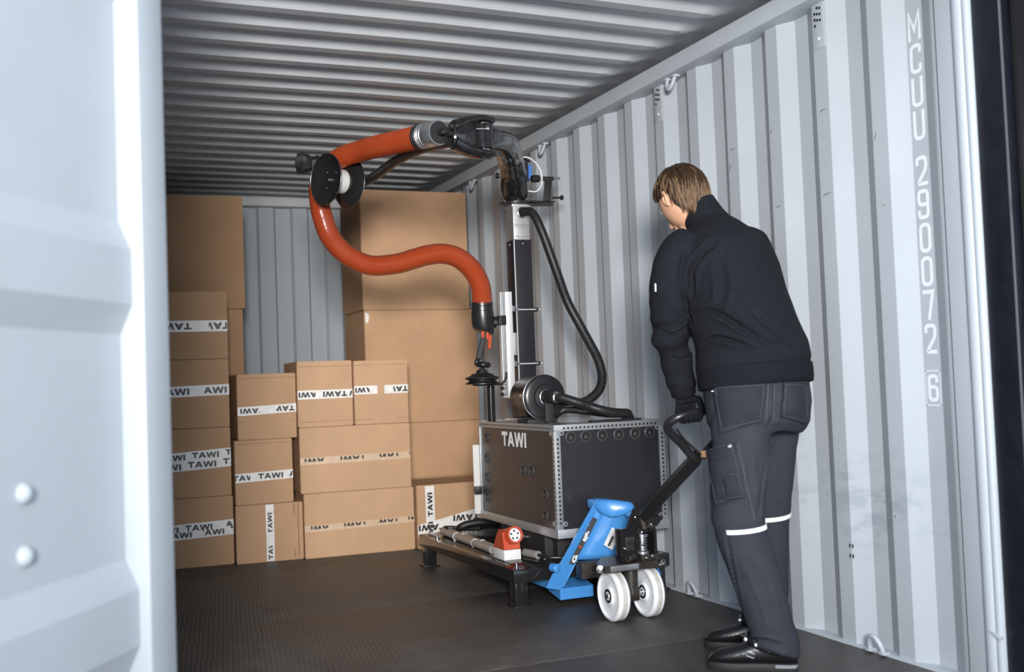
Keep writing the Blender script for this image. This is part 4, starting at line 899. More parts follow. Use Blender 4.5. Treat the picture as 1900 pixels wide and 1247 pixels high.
for x_ in (1.826, 1.982):
    hw = 0.026; wp = [(-hw, 0.034), (-hw+0.002, 0.036), (-hw+0.008, 0.040), (-hw+0.012, 0.060), (-hw+0.008, 0.080), (-hw, 0.086), (-hw+0.002, 0.094), (-hw+0.009, 0.100), (hw-0.009, 0.100), (hw-0.002, 0.094), (hw, 0.086), (hw-0.008, 0.080), (hw-0.012, 0.060), (hw-0.008, 0.040), (hw-0.002, 0.036), (hw, 0.034)]
    wh = MB().lathe((x_, 3.780, 0.100), (1, -0.0, 0), wp, 56).build('steering_wheel', 'wheel_white', PT)
    MB().lathe((x_, 3.780, 0.100), (1, 0, 0), [(-0.010, 0.0993), (-0.0098, 0.1004), (0.0098, 0.1004), (0.010, 0.0993)], 56, False).build('worn_tread', 'tread_worn', wh)
    for s in (-1, 1):
        MB().lathe((x_+s*0.020, 3.780, 0.100), (s, 0, 0), [(0, 0.028), (0.006, 0.028), (0.0075, 0.022), (0.005, 0.014)], 24).build('bearing', 'black_satin', wh)
        MB().lathe((x_+s*0.020, 3.780, 0.100), (s, 0, 0), [(0, 0.010), (0.010, 0.010), (0.012, 0.006)], 14).build('axle_end', 'steel', wh)
# pump block, lever plates, spring
pb = MB().bx(1.850, 1.94, 3.752, 3.80, 0.232, 0.360, 0.008).build('pump_block', 'black_gloss', PT)
MB().prism([(1.850, 3.745, 0.235), (1.918, 3.735, 0.235), (1.918, 3.735, 0.34), (1.955, 3.735, 0.43), (1.912, 3.735, 0.44), (1.880, 3.74, 0.365), (1.850, 3.745, 0.362)], (0, 0.012, 0)).build('lever_plate', 'black_gloss', PT)
MB().prism([(1.995, 3.735, 0.235), (2.008, 3.735, 0.235), (2.008, 3.735, 0.345), (1.995, 3.735, 0.38)], (0, 0.08, 0)).build('lever_plate', 'black_gloss', PT)
MB().bx(1.92, 2.0, 3.80, 3.815, 0.235, 0.37, 0.004).build('back_plate', 'black_satin', PT)
MB().bx(1.865, 1.905, 3.7335, 3.738, 0.275, 0.33, 0.003).build('window_plate', 'brown_steel', pb)
sp_ = []
for i in range(6*16+1):
    a = 2*PI*i/16; sp_.append(V((1.950+0.021*math.cos(a), 3.752+0.021*math.sin(a), 0.268+0.056*i/(6*16))))
sg = MB().tube(sp_, 0.0034, 8).build('spring', 'steel', PT)
MB().lathe((1.950, 3.752, 0.322), (0, 0, 1), [(0, 0.024), (0.003, 0.027), (0.014, 0.027), (0.017, 0.022), (0.018, 0.010), (0.024, 0.008)], 28).build('spring_cap', 'steel', sg)
MB().cyl((1.950, 3.752, 0.25), (1.950, 3.752, 0.325), 0.013, n=16).build('piston_rod', 'zinc', sg)
MB().lathe((1.950, 3.752, 0.258), (0, 0, 1), [(0, 0.026), (0.008, 0.026), (0.011, 0.018)], 24).build('spring_seat', 'zinc', sg)
MB().bx(1.925, 2.005, 3.715, 3.75, 0.230, 0.258, 0.004).build('valve_body', 'brown_steel', PT)
for x_, z_ in ((1.945, 0.245), (1.972, 0.250)): MB().ell((x_, 3.713, z_), ((0.006, 0, 0), (0, 0.005, 0), (0, 0, 0.006)), 10, 8).build('screw', 'steel', PT)
MB().cyl((1.860, 3.715, 0.248), (1.90, 3.74, 0.250), 0.015, n=18, bev=0.003).build('hydraulic_plug', 'brown_steel', PT)
for x_, z_ in ((1.864, 0.285), (1.915, 0.405)): MB().ell((x_, 3.738, z_), ((0.006, 0, 0), (0, 0.006, 0), (0, 0, 0.006)), 10, 8).build('bolt', 'steel', PT)
MB().tube([(1.935, 3.735, 0.415), (1.955, 3.735, 0.36)], [0.012, 0.016], 12).build('link_rod', 'brown_steel', PT)
MB().prism([(1.955, 3.72, 0.362), (2.005, 3.72, 0.366), (2.035, 3.72, 0.40), (1.985, 3.72, 0.404)], (0, 0.04, 0)).build('pedal', 'black_gloss', PT)
MB().prism([(1.95, 3.715, 0.362), (1.985, 3.715, 0.362), (1.98, 3.715, 0.382), (1.962, 3.715, 0.382)], (0, 0.03, 0)).build('pedal_plate', 'brown_steel', PT)
MB().ell((1.972, 3.712, 0.374), ((0.006, 0, 0), (0, 0.005, 0), (0, 0, 0.006)), 10, 8).build('bolt', 'steel', PT)
# tiller with D-loop handle
T0 = V((1.945, 3.735, 0.405)); T1 = V((1.918, 3.272, 0.668))
tl = MB().tube([T0, T0.lerp(T1, 0.12), T1], [0.020, 0.024, 0.024], 4, hint=(1, 0, 0.05), flat=(1.25, 1.0)).build('tiller', 'black_satin', PT)
LP = [T1+V((-0.02, 0, 0)), V((1.855, 3.268, 0.715)), V((1.800, 3.258, 0.762)), V((1.783, 3.245, 0.788)), V((1.790, 3.222, 0.806)), V((1.815, 3.205, 0.820)), V((1.86, 3.200, 0.829)), V((1.96, 3.205, 0.835)), V((2.02, 3.215, 0.833)), V((2.055, 3.24, 0.81)), V((2.05, 3.262, 0.77)), V((1.99, 3.27, 0.715)), T1+V((0.02, 0, 0))]
loop = MB().tube(spline(LP, 6), 0.0155, 16).build('handle_loop', 'black_satin', tl)
MB().tube(spline([T1+V((0, -0.02, 0.01)), V((1.85, 3.245, 0.735)), V((1.815, 3.235, 0.772))], 6), 0.005, 8).build('release_lever', 'black_gloss', tl)
MB().box(T1+V((0.02, -0.02, 0.01)), (0.03, 0.02, 0.025), None, 0.004).build('release_tab', 'card', tl)

# ================================================================== PERSON
f_ = V((-0.37, 0.93, 0)).normalized(); l_ = V((-0.93, -0.37, 0)).normalized(); Zu = V((0, 0, 1))
PO = V((1.95, 3.0, 0.0))
def remesh(mb, voxel, it, fac=0.5):
    me = mb.mesh(); o = bpy.data.objects.new('r', me); COL.objects.link(o)
    m1 = o.modifiers.new('r', 'REMESH'); m1.mode = 'VOXEL'; m1.voxel_size = voxel
    m2 = o.modifiers.new('s', 'SMOOTH'); m2.factor = fac; m2.iterations = it
    dg = bpy.context.evaluated_depsgraph_get(); dg.update(); r = bpy.data.meshes.new_from_object(o.evaluated_get(dg))
    bpy.data.objects.remove(o); return r
def ering(c, a, b, ax, up_, n=28, back=1.0, p=2.2):
    c = V(c); up_ = V(up_).normalized(); ax = (V(ax)-up_*V(ax).dot(up_)).normalized(); fr = up_.cross(ax)   # fr points backwards/forwards
    out = []
    for k in range(n):
        q = 2*PI*k/n; cs, sn = math.cos(q), math.sin(q); s = (abs(cs)**p+abs(sn)**p)**(-1/p)
        out.append(c+ax*cs*s*a+fr*sn*s*b)
    return out
def displace(me, fn):
    nrm = [v.normal.copy() for v in me.vertices]
    for v, n in zip(me.vertices, nrm): v.co += n*fn(v.co.copy(), n)
    me.update()

# ---- head frame
Hc = V((1.893, 3.258, 1.600)); fh0 = V((-0.05, 1.0, 0)).normalized(); lh = Zu.cross(fh0)
pt = math.radians(38); hu = Zu*math.cos(pt)+fh0*math.sin(pt); hf = fh0*math.cos(pt)-Zu*math.sin(pt)
def hp(x, y, z): return Hc+lh*x+hf*y+hu*z
def head_r(d, grow=0.0):
    """skull/face surface point for local unit direction d=(lat, fwd, up)"""
    x, y, z = d
    sx, sy, sz = 0.076, (0.098 if y > 0 else 0.102), (0.112 if z > 0 else 0.125)
    p = V((x*sx, y*sy, z*sz))
    if p.z < 0:
        t = min(1, -p.z/0.125); p.x *= 1-0.30*t*t
        if p.y < 0: p.y *= 1-0.45*t
        else: p.y *= 1-0.06*t
    n = V((x/sx, y/sy, z/sz)).normalized(); return p+n*grow
headm = MB(); rs = []
for i in range(25):
    t = -PI/2+PI*i/24; k = max(math.cos(t), 0.03)
    rs.append([hp(*head_r((k*math.cos(a), k*math.sin(a), math.sin(t)))) for a in [2*PI*j/32 for j in range(32)]])
headm.rings(rs)
headm.tube([hp(0, 0.088, 0.018), hp(0, 0.105, -0.012), hp(0, 0.114, -0.034), hp(0, 0.094, -0.044)], [0.008, 0.011, 0.015, 0.011], 10)      # nose
headm.tube([hp(-0.045, 0.078, 0.026), hp(0, 0.094, 0.030), hp(0.045, 0.078, 0.026)], [0.008, 0.010, 0.008], 8)                                  # brow
headm.tube([hp(-0.022, 0.086, -0.066), hp(0, 0.096, -0.066), hp(0.022, 0.086, -0.066)], [0.005, 0.008, 0.005], 8)                               # lips
headm.ell(hp(0, 0.076, -0.105), (lh*0.028, hf*0.020, hu*0.016), 12, 8)                                                                          # chin
NB = V((1.955, 3.165, 1.475))
headm.tube([NB+V((0, -0.02, -0.06)), NB, hp(0, -0.012, -0.06), hp(0, -0.01, -0.02)], [0.042, 0.046, 0.047, 0.050], 18)
# slim body under the clothes, hands covered by gloves
LSH, LEL, LWR = V((1.775, 3.125, 1.385)), V((1.775, 3.180, 1.125)), V((1.838, 3.219, 0.905))
RSH, REL, RWR = V((2.150, 3.205, 1.405)), V((2.195, 3.310, 1.145)), V((2.035, 3.300, 0.925))
LHIP, LKN, LAN = V((1.895, 2.955, 0.885)), V((1.838, 2.925, 0.495)), V((1.930, 2.897, 0.095))
RHIP, RKN, RAN = V((2.072, 3.025, 0.885)), V((2.078, 3.095, 0.490)), V((2.085, 3.130, 0.095))
spine = [(V((1.985, 2.995, 0.86)), 0.14, 0.10), (V((1.982, 2.995, 0.95)), 0.15, 0.11), (V((1.976, 3.020, 1.10)), 0.135, 0.10), (V((1.973, 3.075, 1.28)), 0.15, 0.11), (V((1.968, 3.120, 1.40)), 0.15, 0.09), (V((1.960, 3.150, 1.44)), 0.045, 0.045)]
bodym = MB(); bodym.v = [p.copy() for p in headm.v]; bodym.f = [list(q) for q in headm.f]
bodym.rings([ering(c, a, b, l_, V((-0.01, 0.2, 1)), 20) for c, a, b in spine])
for S, E, Wr in ((LSH, LEL, LWR), (RSH, REL, RWR)): bodym.tube([NB+(S-NB)*0.3, S, S.lerp(E, 0.5), E, E.lerp(Wr, 0.5), Wr], [0.028, 0.044, 0.042, 0.038, 0.034, 0.026], 14)
for Hh, Kn, An in ((LHIP, LKN, LAN), (RHIP, RKN, RAN)): bodym.tube([Hh+V((0, 0, 0.05)), Hh, Hh.lerp(Kn, 0.5), Kn, Kn.lerp(An, 0.4), An], [0.075, 0.078, 0.070, 0.054, 0.052, 0.036], 14)
me = remesh(bodym, 0.008, 6)
for v in me.vertices: v.co -= PO
person = link('person', me, 'skin', None, PO, angle=180)
tag(person, 'person in dark fleece jacket and grey work trousers bending over the pallet truck handle', 'person')
# left ear
for s in (1, -1):
    rs = []
    ec = hp(s*0.0735, -0.004, -0.012)
    em = MB().torus(ec+lh*s*0.006, (lh*s+hf*0.35-hu*0.05).normalized(), 0.022, 0.0065, 22, 8, 0.62)
    em.ell(ec+lh*s*0.003, ((lh*s+hf*0.35).normalized()*0.006, (hf-lh*s*0.35).normalized()*0.014, hu*0.022), 12, 8)
    em.ell(ec+lh*s*0.003-hu*0.024+hf*0.004, (lh*0.006, hf*0.008, hu*0.010), 10, 6)
    em.build('ear', 'skin', person)
    MB().ell(hp(s*0.032, 0.080, 0.008), (lh*0.013, hf*0.010, hu*0.008), 12, 8).build('eye', 'eye_white', person)
    MB().ell(hp(s*0.032, 0.0875, 0.008), (lh*0.005, hf*0.003, hu*0.005), 8, 6).build('pupil', 'ink', person)
# ---- hair: scalp shell and locks running from the crown
CD = V((0, -0.30, 0.95)).normalized(); tx = V((1, 0, 0)); ty = CD.cross(tx)
def alpha_end(psi):
    # psi: 0 = left side, pi/2 = front or back
    t = tx*math.cos(psi)+ty*math.sin(psi)
    fwd = t.y
    base = 1.72+0.74*max(0, -fwd)**1.0-0.42*max(0, fwd)
    if -0.35 < fwd < 0.35: base = 1.62
    return base
hair = MB(); rs = []
NP = 48
for j in range(14):
    r = []
    for k in range(NP):
        psi = 2*PI*k/NP; t = tx*math.cos(psi)+ty*math.sin(psi); al = alpha_end(psi)*0.97*j/13
        d = (CD*math.cos(al)+t*math.sin(al)).normalized(); r.append(hp(*head_r(d, 0.009+0.003*math.sin(psi*9+j))))
    rs.append(r)
hair.rings(rs, cap=False)
hairo = hair.build('hair', 'hair_brown', person, angle=180)
def locks(nn, a0, a1, name, m, parent, rmin, rmax, sel, grow):
    mb = MB(); rnd = random.Random(3+nn); c = 0
    while c < nn:
        psi = rnd.random()*2*PI; t = tx*math.cos(psi)+ty*math.sin(psi)
        if not sel(t, rnd): continue
        c += 1; ae = alpha_end(psi)*(0.93+0.14*rnd.random()); s0 = rnd.uniform(*a0)*ae; s1 = min(ae*1.02, s0+rnd.uniform(*a1)*ae)
        wob = rnd.uniform(-0.18, 0.18); pts = []; g0 = grow+rnd.random()*0.004
        for i in range(7):
            q = i/6; al = s0+(s1-s0)*q; ps = psi+wob*q*q+0.03*math.sin(q*5+psi*7); tt = tx*math.cos(ps)+ty*math.sin(ps)
            d = (CD*math.cos(al)+tt*math.sin(al)).normalized(); pts.append(hp(*head_r(d, g0+0.003*math.sin(q*PI)+0.004*q*q*rnd.random())))
        R = rnd.uniform(rmin, rmax); mb.tube(pts, [R*0.5, R, R, R*0.95, R*0.8, R*0.5, R*0.12], 5)
    o = mb.build(name, m, parent, angle=180); o['kind'] = 'stuff'; return o
locks(420, (0.0, 0.55), (0.3, 0.6), 'top_locks', 'hair_brown', hairo, 0.0018, 0.0040, lambda t, r: True, 0.010)
locks(150, (0.52, 0.72), (0.25, 0.45), 'light_locks', 'hair_light', hairo, 0.0016, 0.0036, lambda t, r: t.y < -0.15, 0.012)
locks(30, (0.35, 0.7), (0.2, 0.4), 'light_locks', 'hair_light', hairo, 0.0012, 0.0022, lambda t, r: True, 0.013)

def crease(me, lines, DRj):
    b_ = BVHTree.FromPolygons([v.co.copy() for v in me.vertices], [list(p.vertices) for p in me.polygons])
    from mathutils.kdtree import KDTree
    kd = KDTree(len(me.vertices))
    for i, v in enumerate(me.vertices): kd.insert(v.co, i)
    kd.balance(); disp = {}
    for pts, dep, rad, ridge in lines:
        P = spline([V(p) for p in pts], 8); N = len(P); S = []
        for i, p in enumerate(P):
            hit, nn, _, _ = b_.ray_cast(p-DRj*0.5, DRj)
            if hit is None: continue
            e = math.sin(PI*(i+0.5)/N)**0.6; S.append((hit, e))
        acc = {}
        for hit, e in S:
            for co, idx, d in kd.find_range(hit, rad*2.2):
                t = d/rad
                if idx not in acc or t < acc[idx][0]: acc[idx] = (t, e)
        for idx, (t, e) in acc.items():
            disp[idx] = disp.get(idx, 0)+e*(-dep*math.exp(-(t*1.6)**2)+ridge*math.exp(-((t-1.15)*2.4)**2))
    ns = [v.normal.copy() for v in me.vertices]
    for i, h in disp.items(): me.vertices[i].co += ns[i]*h
    me.update()
# ---- jacket
jk = MB()
tor = [((1.982, 2.996, 0.935), 0.190, 0.165), ((1.986, 3.000, 0.985), 0.205, 0.182), ((1.988, 3.011, 1.038), 0.204, 0.180), ((1.974, 3.031, 1.132), 0.200, 0.166), ((1.973, 3.060, 1.226), 0.192, 0.154), ((1.974, 3.088, 1.323), 0.198, 0.148), ((1.970, 3.112, 1.395), 0.196, 0.138), ((1.964, 3.136, 1.445), 0.150, 0.112), ((1.955, 3.160, 1.485), 0.092, 0.088), ((1.945, 3.180, 1.510), 0.066, 0.072)]
jk.rings([ering(c, a, b, l_, V((-0.02, 0.22, 1)), 32) for c, a, b in tor])
armL = [V((1.835, 3.125, 1.405)), V((1.788, 3.125, 1.375)), V((1.757, 3.128, 1.310)), V((1.752, 3.140, 1.235)), V((1.770, 3.172, 1.145)), V((1.786, 3.192, 1.069)), V((1.816, 3.211, 0.975)), V((1.838, 3.219, 0.905))]
jk.tube(spline(armL, 4), [0.080]*4+[0.079]*4+[0.076]*4+[0.070]*4+[0.064]*4+[0.055]*4+[0.049]*4+[0.045], 20)
armR = [V((2.09, 3.19, 1.42)), RSH, V((2.185, 3.25, 1.29)), REL, V((2.15, 3.335, 1.06)), RWR]
jk.tube(spline(armR, 4), [0.078]*4+[0.074]*4+[0.068]*4+[0.062]*4+[0.055]*4+[0.044], 18)
jme = remesh(jk, 0.0065, 14)
def jfold(p, n):
    q = p-V((1.97, 3.05, 1.15)); h = 0.0
    # long diagonal drapes on the back, bunching over the waistband and at the elbow
    u = q.dot(l_); 
    h += 0.0045*noise.noise(V((u*5+q.z*3.2, q.z*2.2-u*4, 1.3)))*2
    h += 0.0065*math.sin(34*(q.z+0.55*u)+4*noise.noise(q*4))*max(0, 1-abs(p.z-1.08)/0.16)*(0.35+0.65*max(0, min(1, u*5+0.6)))
    arm = max(0, 1-abs((p-V((1.77, 3.17, 1.14))).length)/0.15)
    h += 0.008*arm*math.sin(60*(p.z+0.3*p.y)+3*noise.noise(p*9))
    cuff = max(0, 1-abs((p-V((1.832, 3.215, 0.95))).length)/0.10); h += 0.006*cuff*math.sin(75*p.z+2*noise.noise(p*14))
    arm2 = max(0, 1-abs((p-V((1.80, 3.10, 1.28))).length)/0.13); h += 0.006*arm2*math.sin(48*(p.x*0.8+p.z*0.4)+2*noise.noise(p*8))
    return h
displace(jme, jfold)
DJ = V((0.575, 0.815, 0.06)).normalized()
crease(jme, [
    ([(1.712, 2.980, 1.371), (1.700, 2.988, 1.292), (1.712, 2.988, 1.203), (1.730, 2.983, 1.128)], 0.0240, 0.014, 0.0060),
    ([(1.732, 2.981, 1.158), (1.789, 2.956, 1.170), (1.841, 2.935, 1.145), (1.905, 2.910, 1.098), (1.973, 2.883, 1.048)], 0.0195, 0.014, 0.0150),
    ([(1.758, 2.974, 1.056), (1.807, 2.952, 1.081), (1.872, 2.925, 1.064), (1.929, 2.903, 1.032)], 0.0150, 0.012, 0.0120),
    ([(1.625, 3.029, 1.108), (1.669, 3.011, 1.094), (1.723, 2.986, 1.122)], 0.0165, 0.010, 0.0090),
    ([(1.716, 2.982, 1.274), (1.750, 2.965, 1.343), (1.805, 2.939, 1.398)], 0.0120, 0.020, 0.0090),
    ([(1.820, 2.935, 1.340), (1.827, 2.936, 1.252), (1.819, 2.943, 1.181)], 0.0090, 0.024, 0.0060),
    ([(1.988, 2.865, 1.316), (2.013, 2.859, 1.191), (2.048, 2.849, 1.075)], 0.0060, 0.010, 0.0030),
    ([(1.764, 2.958, 1.360), (1.738, 2.972, 1.300), (1.734, 2.977, 1.229)], 0.0135, 0.018, 0.0090),
    ([(1.660, 3.018, 1.014), (1.695, 3.004, 1.006), (1.733, 2.987, 1.026)], 0.0090, 0.010, 0.0060),
    ([(1.891, 2.911, 1.196), (1.955, 2.887, 1.123), (2.035, 2.856, 1.049)], 0.0090, 0.020, 0.0075)], DJ)
for v in jme.vertices: v.co -= PO
jacket = link('jacket', jme, 'fleece', person, angle=180)
def band(c0, c1, ax, a, b, name, m, parent, n=32, up_=None, ribs=0):
    up_ = V(up_) if up_ else (V(c1)-V(c0)).normalized(); mb = MB(); rr = []
    for t, k in ((0, 0.965), (0.04, 1.0), (0.3, 1.012), (0.7, 1.012), (0.96, 1.0), (1, 0.965)): rr.append(ering(V(c0).lerp(V(c1), t), a*k, b*k, ax, up_, n))
    return mb.rings(rr).build(name, m, parent, angle=60)
band((1.983, 2.994, 0.915), (1.984, 2.998, 0.985), l_, 0.204, 0.178, 'waistband', 'rib_knit', jacket, 40, (-0.02, 0.08, 1))
band((1.826, 3.212, 0.935), (1.841, 3.222, 0.895), V((1, 0, 0)), 0.043, 0.041, 'cuff', 'rib_knit', jacket, 24)
band((2.055, 3.303, 0.945), RWR, V((0, 1, 0)), 0.043, 0.041, 'cuff', 'rib_knit', jacket, 24)
# stand-up collar
cr = []
cc0 = V((1.951, 3.170, 1.480)); cc1 = V((1.921, 3.209, 1.560)); cu_ = (cc1-cc0).normalized()
for t, a, b in ((0, 0.080, 0.076), (0.35, 0.070, 0.071), (0.8, 0.066, 0.070), (1.0, 0.066, 0.070), (1.0, 0.060, 0.064), (0.3, 0.059, 0.062)): cr.append(ering(cc0.lerp(cc1, t), a, b, l_, cu_, 30))
MB().rings(cr, cap=False).build('collar', 'fleece', jacket, angle=60)
MB().box((1.681, 3.118, 1.262), (0.004, 0.02, 0.028), Matrix.Rotation(math.radians(-20), 3, 'Z'), 0.001).build('sleeve_badge', 'letter_white', jacket)

# ---- trousers
tr = MB()
tr.rings([ering(c, a, b, l_, V((0, 0, 1)), 30) for c, a, b in (((1.983, 2.995, 0.985), 0.178, 0.155), ((1.983, 2.993, 0.93), 0.188, 0.165), ((1.983, 2.990, 0.86), 0.192, 0.168), ((1.982, 2.988, 0.80), 0.185, 0.160), ((1.980, 2.988, 0.76), 0.150, 0.13))])
def leg_pts(Hh, Kn, An): return spline([Hh, Hh.lerp(Kn, 0.4), Kn, Kn.lerp(An, 0.45), An, An+V((0, 0, -0.035))], 4)
def leg_r(): return [0.104]*2+[0.102, 0.100]+[0.098, 0.095, 0.092, 0.088]+[0.083, 0.081, 0.080, 0.079]+[0.078, 0.077, 0.076, 0.075]+[0.074, 0.074, 0.075, 0.077]+[0.080]
tr.tube(leg_pts(LHIP+V((0.01, 0, 0.02)), LKN, LAN+V((0.012, -0.004, 0))), leg_r(), 22)
tr.tube(leg_pts(RHIP+V((-0.01, 0, 0.02)), RKN, RAN), leg_r(), 22)
tme = remesh(tr, 0.007, 11)
def tfold(p, n):
    h = 0.004*noise.noise(V((p.x*7, p.y*7, p.z*3.0)))*2
    for kn in (LKN, RKN):
        d = (p-kn).length; h += 0.005*max(0, 1-d/0.13)*math.sin(55*p.z+4*noise.noise(p*6))
    h += 0.006*max(0, 1-abs(p.z-0.17)/0.13)*noise.noise(V((p.x*9, p.y*9, p.z*16)))
    h += 0.005*max(0, 1-abs(p.z-0.78)/0.12)*math.sin(38*(p.z+0.6*p.x))
    return h
displace(tme, tfold)
crease(tme, [
    ([(1.767, 2.889, 0.453), (1.784, 2.887, 0.332), (1.810, 2.882, 0.194)], 0.008, 0.012, 0.004),
    ([(1.917, 2.804, 0.925), (1.920, 2.806, 0.842), (1.900, 2.817, 0.791)], 0.012, 0.014, 0.004),
    ([(1.919, 2.810, 0.773), (1.885, 2.829, 0.655), (1.863, 2.845, 0.509)], 0.012, 0.014, 0.004),
    ([(1.824, 2.850, 0.777), (1.838, 2.849, 0.674), (1.844, 2.852, 0.553)], 0.005, 0.016, 0.003),
    ([(1.819, 2.883, 0.099), (1.875, 2.859, 0.105), (1.930, 2.836, 0.086)], 0.008, 0.014, 0.008),
    ([(1.832, 2.865, 0.365), (1.878, 2.850, 0.260), (1.907, 2.842, 0.155)], 0.006, 0.022, 0.004)], V((0.575, 0.815, -0.10)).normalized())
bv = BVHTree.FromPolygons([v.co.copy() for v in tme.vertices], [list(p.vertices) for p in tme.polygons])
for v in tme.vertices: v.co -= PO
trousers = link('trousers', tme, 'trouser', person, angle=180)
DR = V((0.575, 0.815, -0.05)).normalized()
def patch(corners, name, m, parent, th=0.006, n=10, m_=10, puff=0.0):
    """sewn-on piece that follows the cloth beneath it"""
    c = [V(q) for q in corners]; out = []; inn = []
    for i in range(m_+1):
        for j in range(n+1):
            u, w_ = j/n, i/m_; p = (c[0]*(1-u)+c[1]*u)*(1-w_)+(c[3]*(1-u)+c[2]*u)*w_
            hit, nn, _, _ = bv.ray_cast(p-DR*0.4, DR)
            if hit is None: hit, nn, _, _ = bv.find_nearest(p+DR*0.2)
            if nn.dot(DR) > 0: nn = -nn
            nn = (nn*0.6-DR*0.4).normalized()
            e = min(u, 1-u, w_, 1-w_); k = min(1, e*5)
            out.append(hit+nn*(th*(0.65+0.35*k)+puff*math.sin(PI*u)*math.sin(PI*w_))); inn.append(hit-nn*0.006)
    mb = MB(); N = n+1
    q = [[i*N+j, i*N+j+1, (i+1)*N+j+1, (i+1)*N+j] for i in range(m_) for j in range(n)]
    mb.add(out, q); o = len(out); mb.v += inn; mb.f += [[o+a for a in f[::-1]] for f in q]
    rim = [j for j in range(N)]+[i*N+n for i in range(1, m_+1)]+[m_*N+j for j in range(n-1, -1, -1)]+[i*N for i in range(m_-1, 0, -1)]
    for a, b in zip(rim, rim[1:]+rim[:1]): mb.f.append([a, b, o+b, o+a])
    ob = mb.build(name, m, parent, angle=60)
    if m == 'pocket':
        ins = [(0.06+0.88*t, 0.06) for t in [k/8 for k in range(9)]]+[(0.94, 0.06+0.88*k/8) for k in range(1, 9)]+[(0.94-0.88*k/8, 0.94) for k in range(1, 9)]+[(0.06, 0.94-0.88*k/8) for k in range(1, 9)]
        def at_(u, w_):
            j = min(int(u*n), n-1); i = min(int(w_*m_), m_-1); a, b = u*n-j, w_*m_-i
            return (out[i*N+j]*(1-a)+out[i*N+j+1]*a)*(1-b)+(out[(i+1)*N+j]*(1-a)+out[(i+1)*N+j+1]*a)*b
        MB().tube([at_(u, w_)-DR*0.0004 for u, w_ in ins], 0.0011, 5).build('stitching', 'stitch', ob)
    return ob
def snap(p, name, m, parent, r=0.006, th=0.010):
    hit, nn, _, _ = bv.ray_cast(V(p)-DR*0.4, DR)
    if hit is None: return
    if nn.dot(DR) > 0: nn = -nn
    MB().lathe(hit+nn*th, nn, [(-0.006, r), (0.002, r), (0.0035, r*0.6), (0.002, r*0.3)], 14).build(name, m, parent)
patch([(1.678, 2.797, 0.935), (1.837, 2.729, 0.935), (1.819, 2.741, 0.812), (1.695, 2.794, 0.775)], 'holster_pocket', 'pocket', trousers, 0.016, 12, 12, 0.012)
patch([(1.884, 2.708, 0.935), (1.950, 2.680, 0.929), (1.950, 2.684, 0.800), (1.873, 2.718, 0.825)], 'back_pocket', 'pocket', trousers, 0.018, 10, 10, 0.012)
cgo = patch([(1.650, 2.818, 0.715), (1.737, 2.78, 0.738), (1.766, 2.773, 0.574), (1.680, 2.813, 0.545)], 'cargo_pocket', 'pocket', trousers, 0.014, 12, 14, 0.010)
patch([(1.648, 2.818, 0.722), (1.738, 2.78, 0.747), (1.741, 2.78, 0.714), (1.652, 2.818, 0.690)], 'pocket_flap', 'pocket', cgo, 0.024, 10, 5, 0.004)
patch([(1.700, 2.800, 0.645), (1.745, 2.78, 0.653), (1.757, 2.778, 0.572), (1.709, 2.800, 0.566)], 'phone_pocket', 'pocket', cgo, 0.026, 8, 10, 0.006)
def knee_band(c, mid, half, name):
    c = V(c); a0 = math.atan2(mid[1], mid[0]); N = 22; rows = []
    for i in range(N+1):
        a = a0+math.radians(half)*(2*i/N-1); d = V((math.cos(a), math.sin(a), 0)); col = []
        for dz, off in ((-0.0075, -0.003), (-0.007, 0.003), (0.007, 0.003), (0.0075, -0.003)):
            hit, nn, _, _ = bv.ray_cast(c+V((0, 0, dz+0.006*math.sin(a-a0))), d)
            col.append(hit+d*off)
        rows.append(col)
    MB().rings(rows).build(name, 'reflective', trousers, angle=60)
knee_band((1.843, 2.922, 0.462), (0.05, -1.0), 68, 'reflective_band')
knee_band((2.078, 3.098, 0.462), (0.25, -1.0), 75, 'reflective_band')
for p in ((1.665, 2.812, 0.708), (1.729, 2.784, 0.735)): snap(p, 'snap_button', 'steel', cgo, 0.007, 0.030)
snap((1.690, 2.795, 0.915), 'snap_button', 'steel', trousers, 0.0045, 0.020)
for a, b in (((1.745, 2.775, 0.74), (1.79, 2.765, 0.50)), ((1.845, 2.735, 0.93), (1.835, 2.74, 0.82)), ((1.862, 2.725, 0.93), (1.855, 2.73, 0.82))):
    A_, B_ = V(a), V(b); pts = []
    for i in range(16):
        hit, nn, _, _ = bv.ray_cast(A_.lerp(B_, i/15)-DR*0.4, DR)
        if hit is not None: pts.append(hit-DR*0.002)
    if len(pts) > 3: MB().tube(pts, 0.0018, 6).build('seam', 'stitch', trousers)
# belt loop tag and key strap on the far hip
MB().box((2.190, 3.000, 0.865), (0.045, 0.006, 0.022), Matrix.Rotation(math.radians(12), 3, 'Y') @ Matrix.Rotation(math.radians(-22), 3, 'Z'), 0.002).build('belt_loop', 'white_plastic', trousers)
tb = MB().box((2.166, 3.075, 0.615), (0.020, 0.004, 0.055), Matrix.Rotation(math.radians(-16), 3, 'Y'), 0.001).build('side_strap', 'hub_white', trousers)
MB().ell((2.172, 3.071, 0.600), ((0.006, 0, 0), (0, 0.004, 0), (0, 0, 0.006)), 10, 6).build('strap_rivet', 'steel', tb)

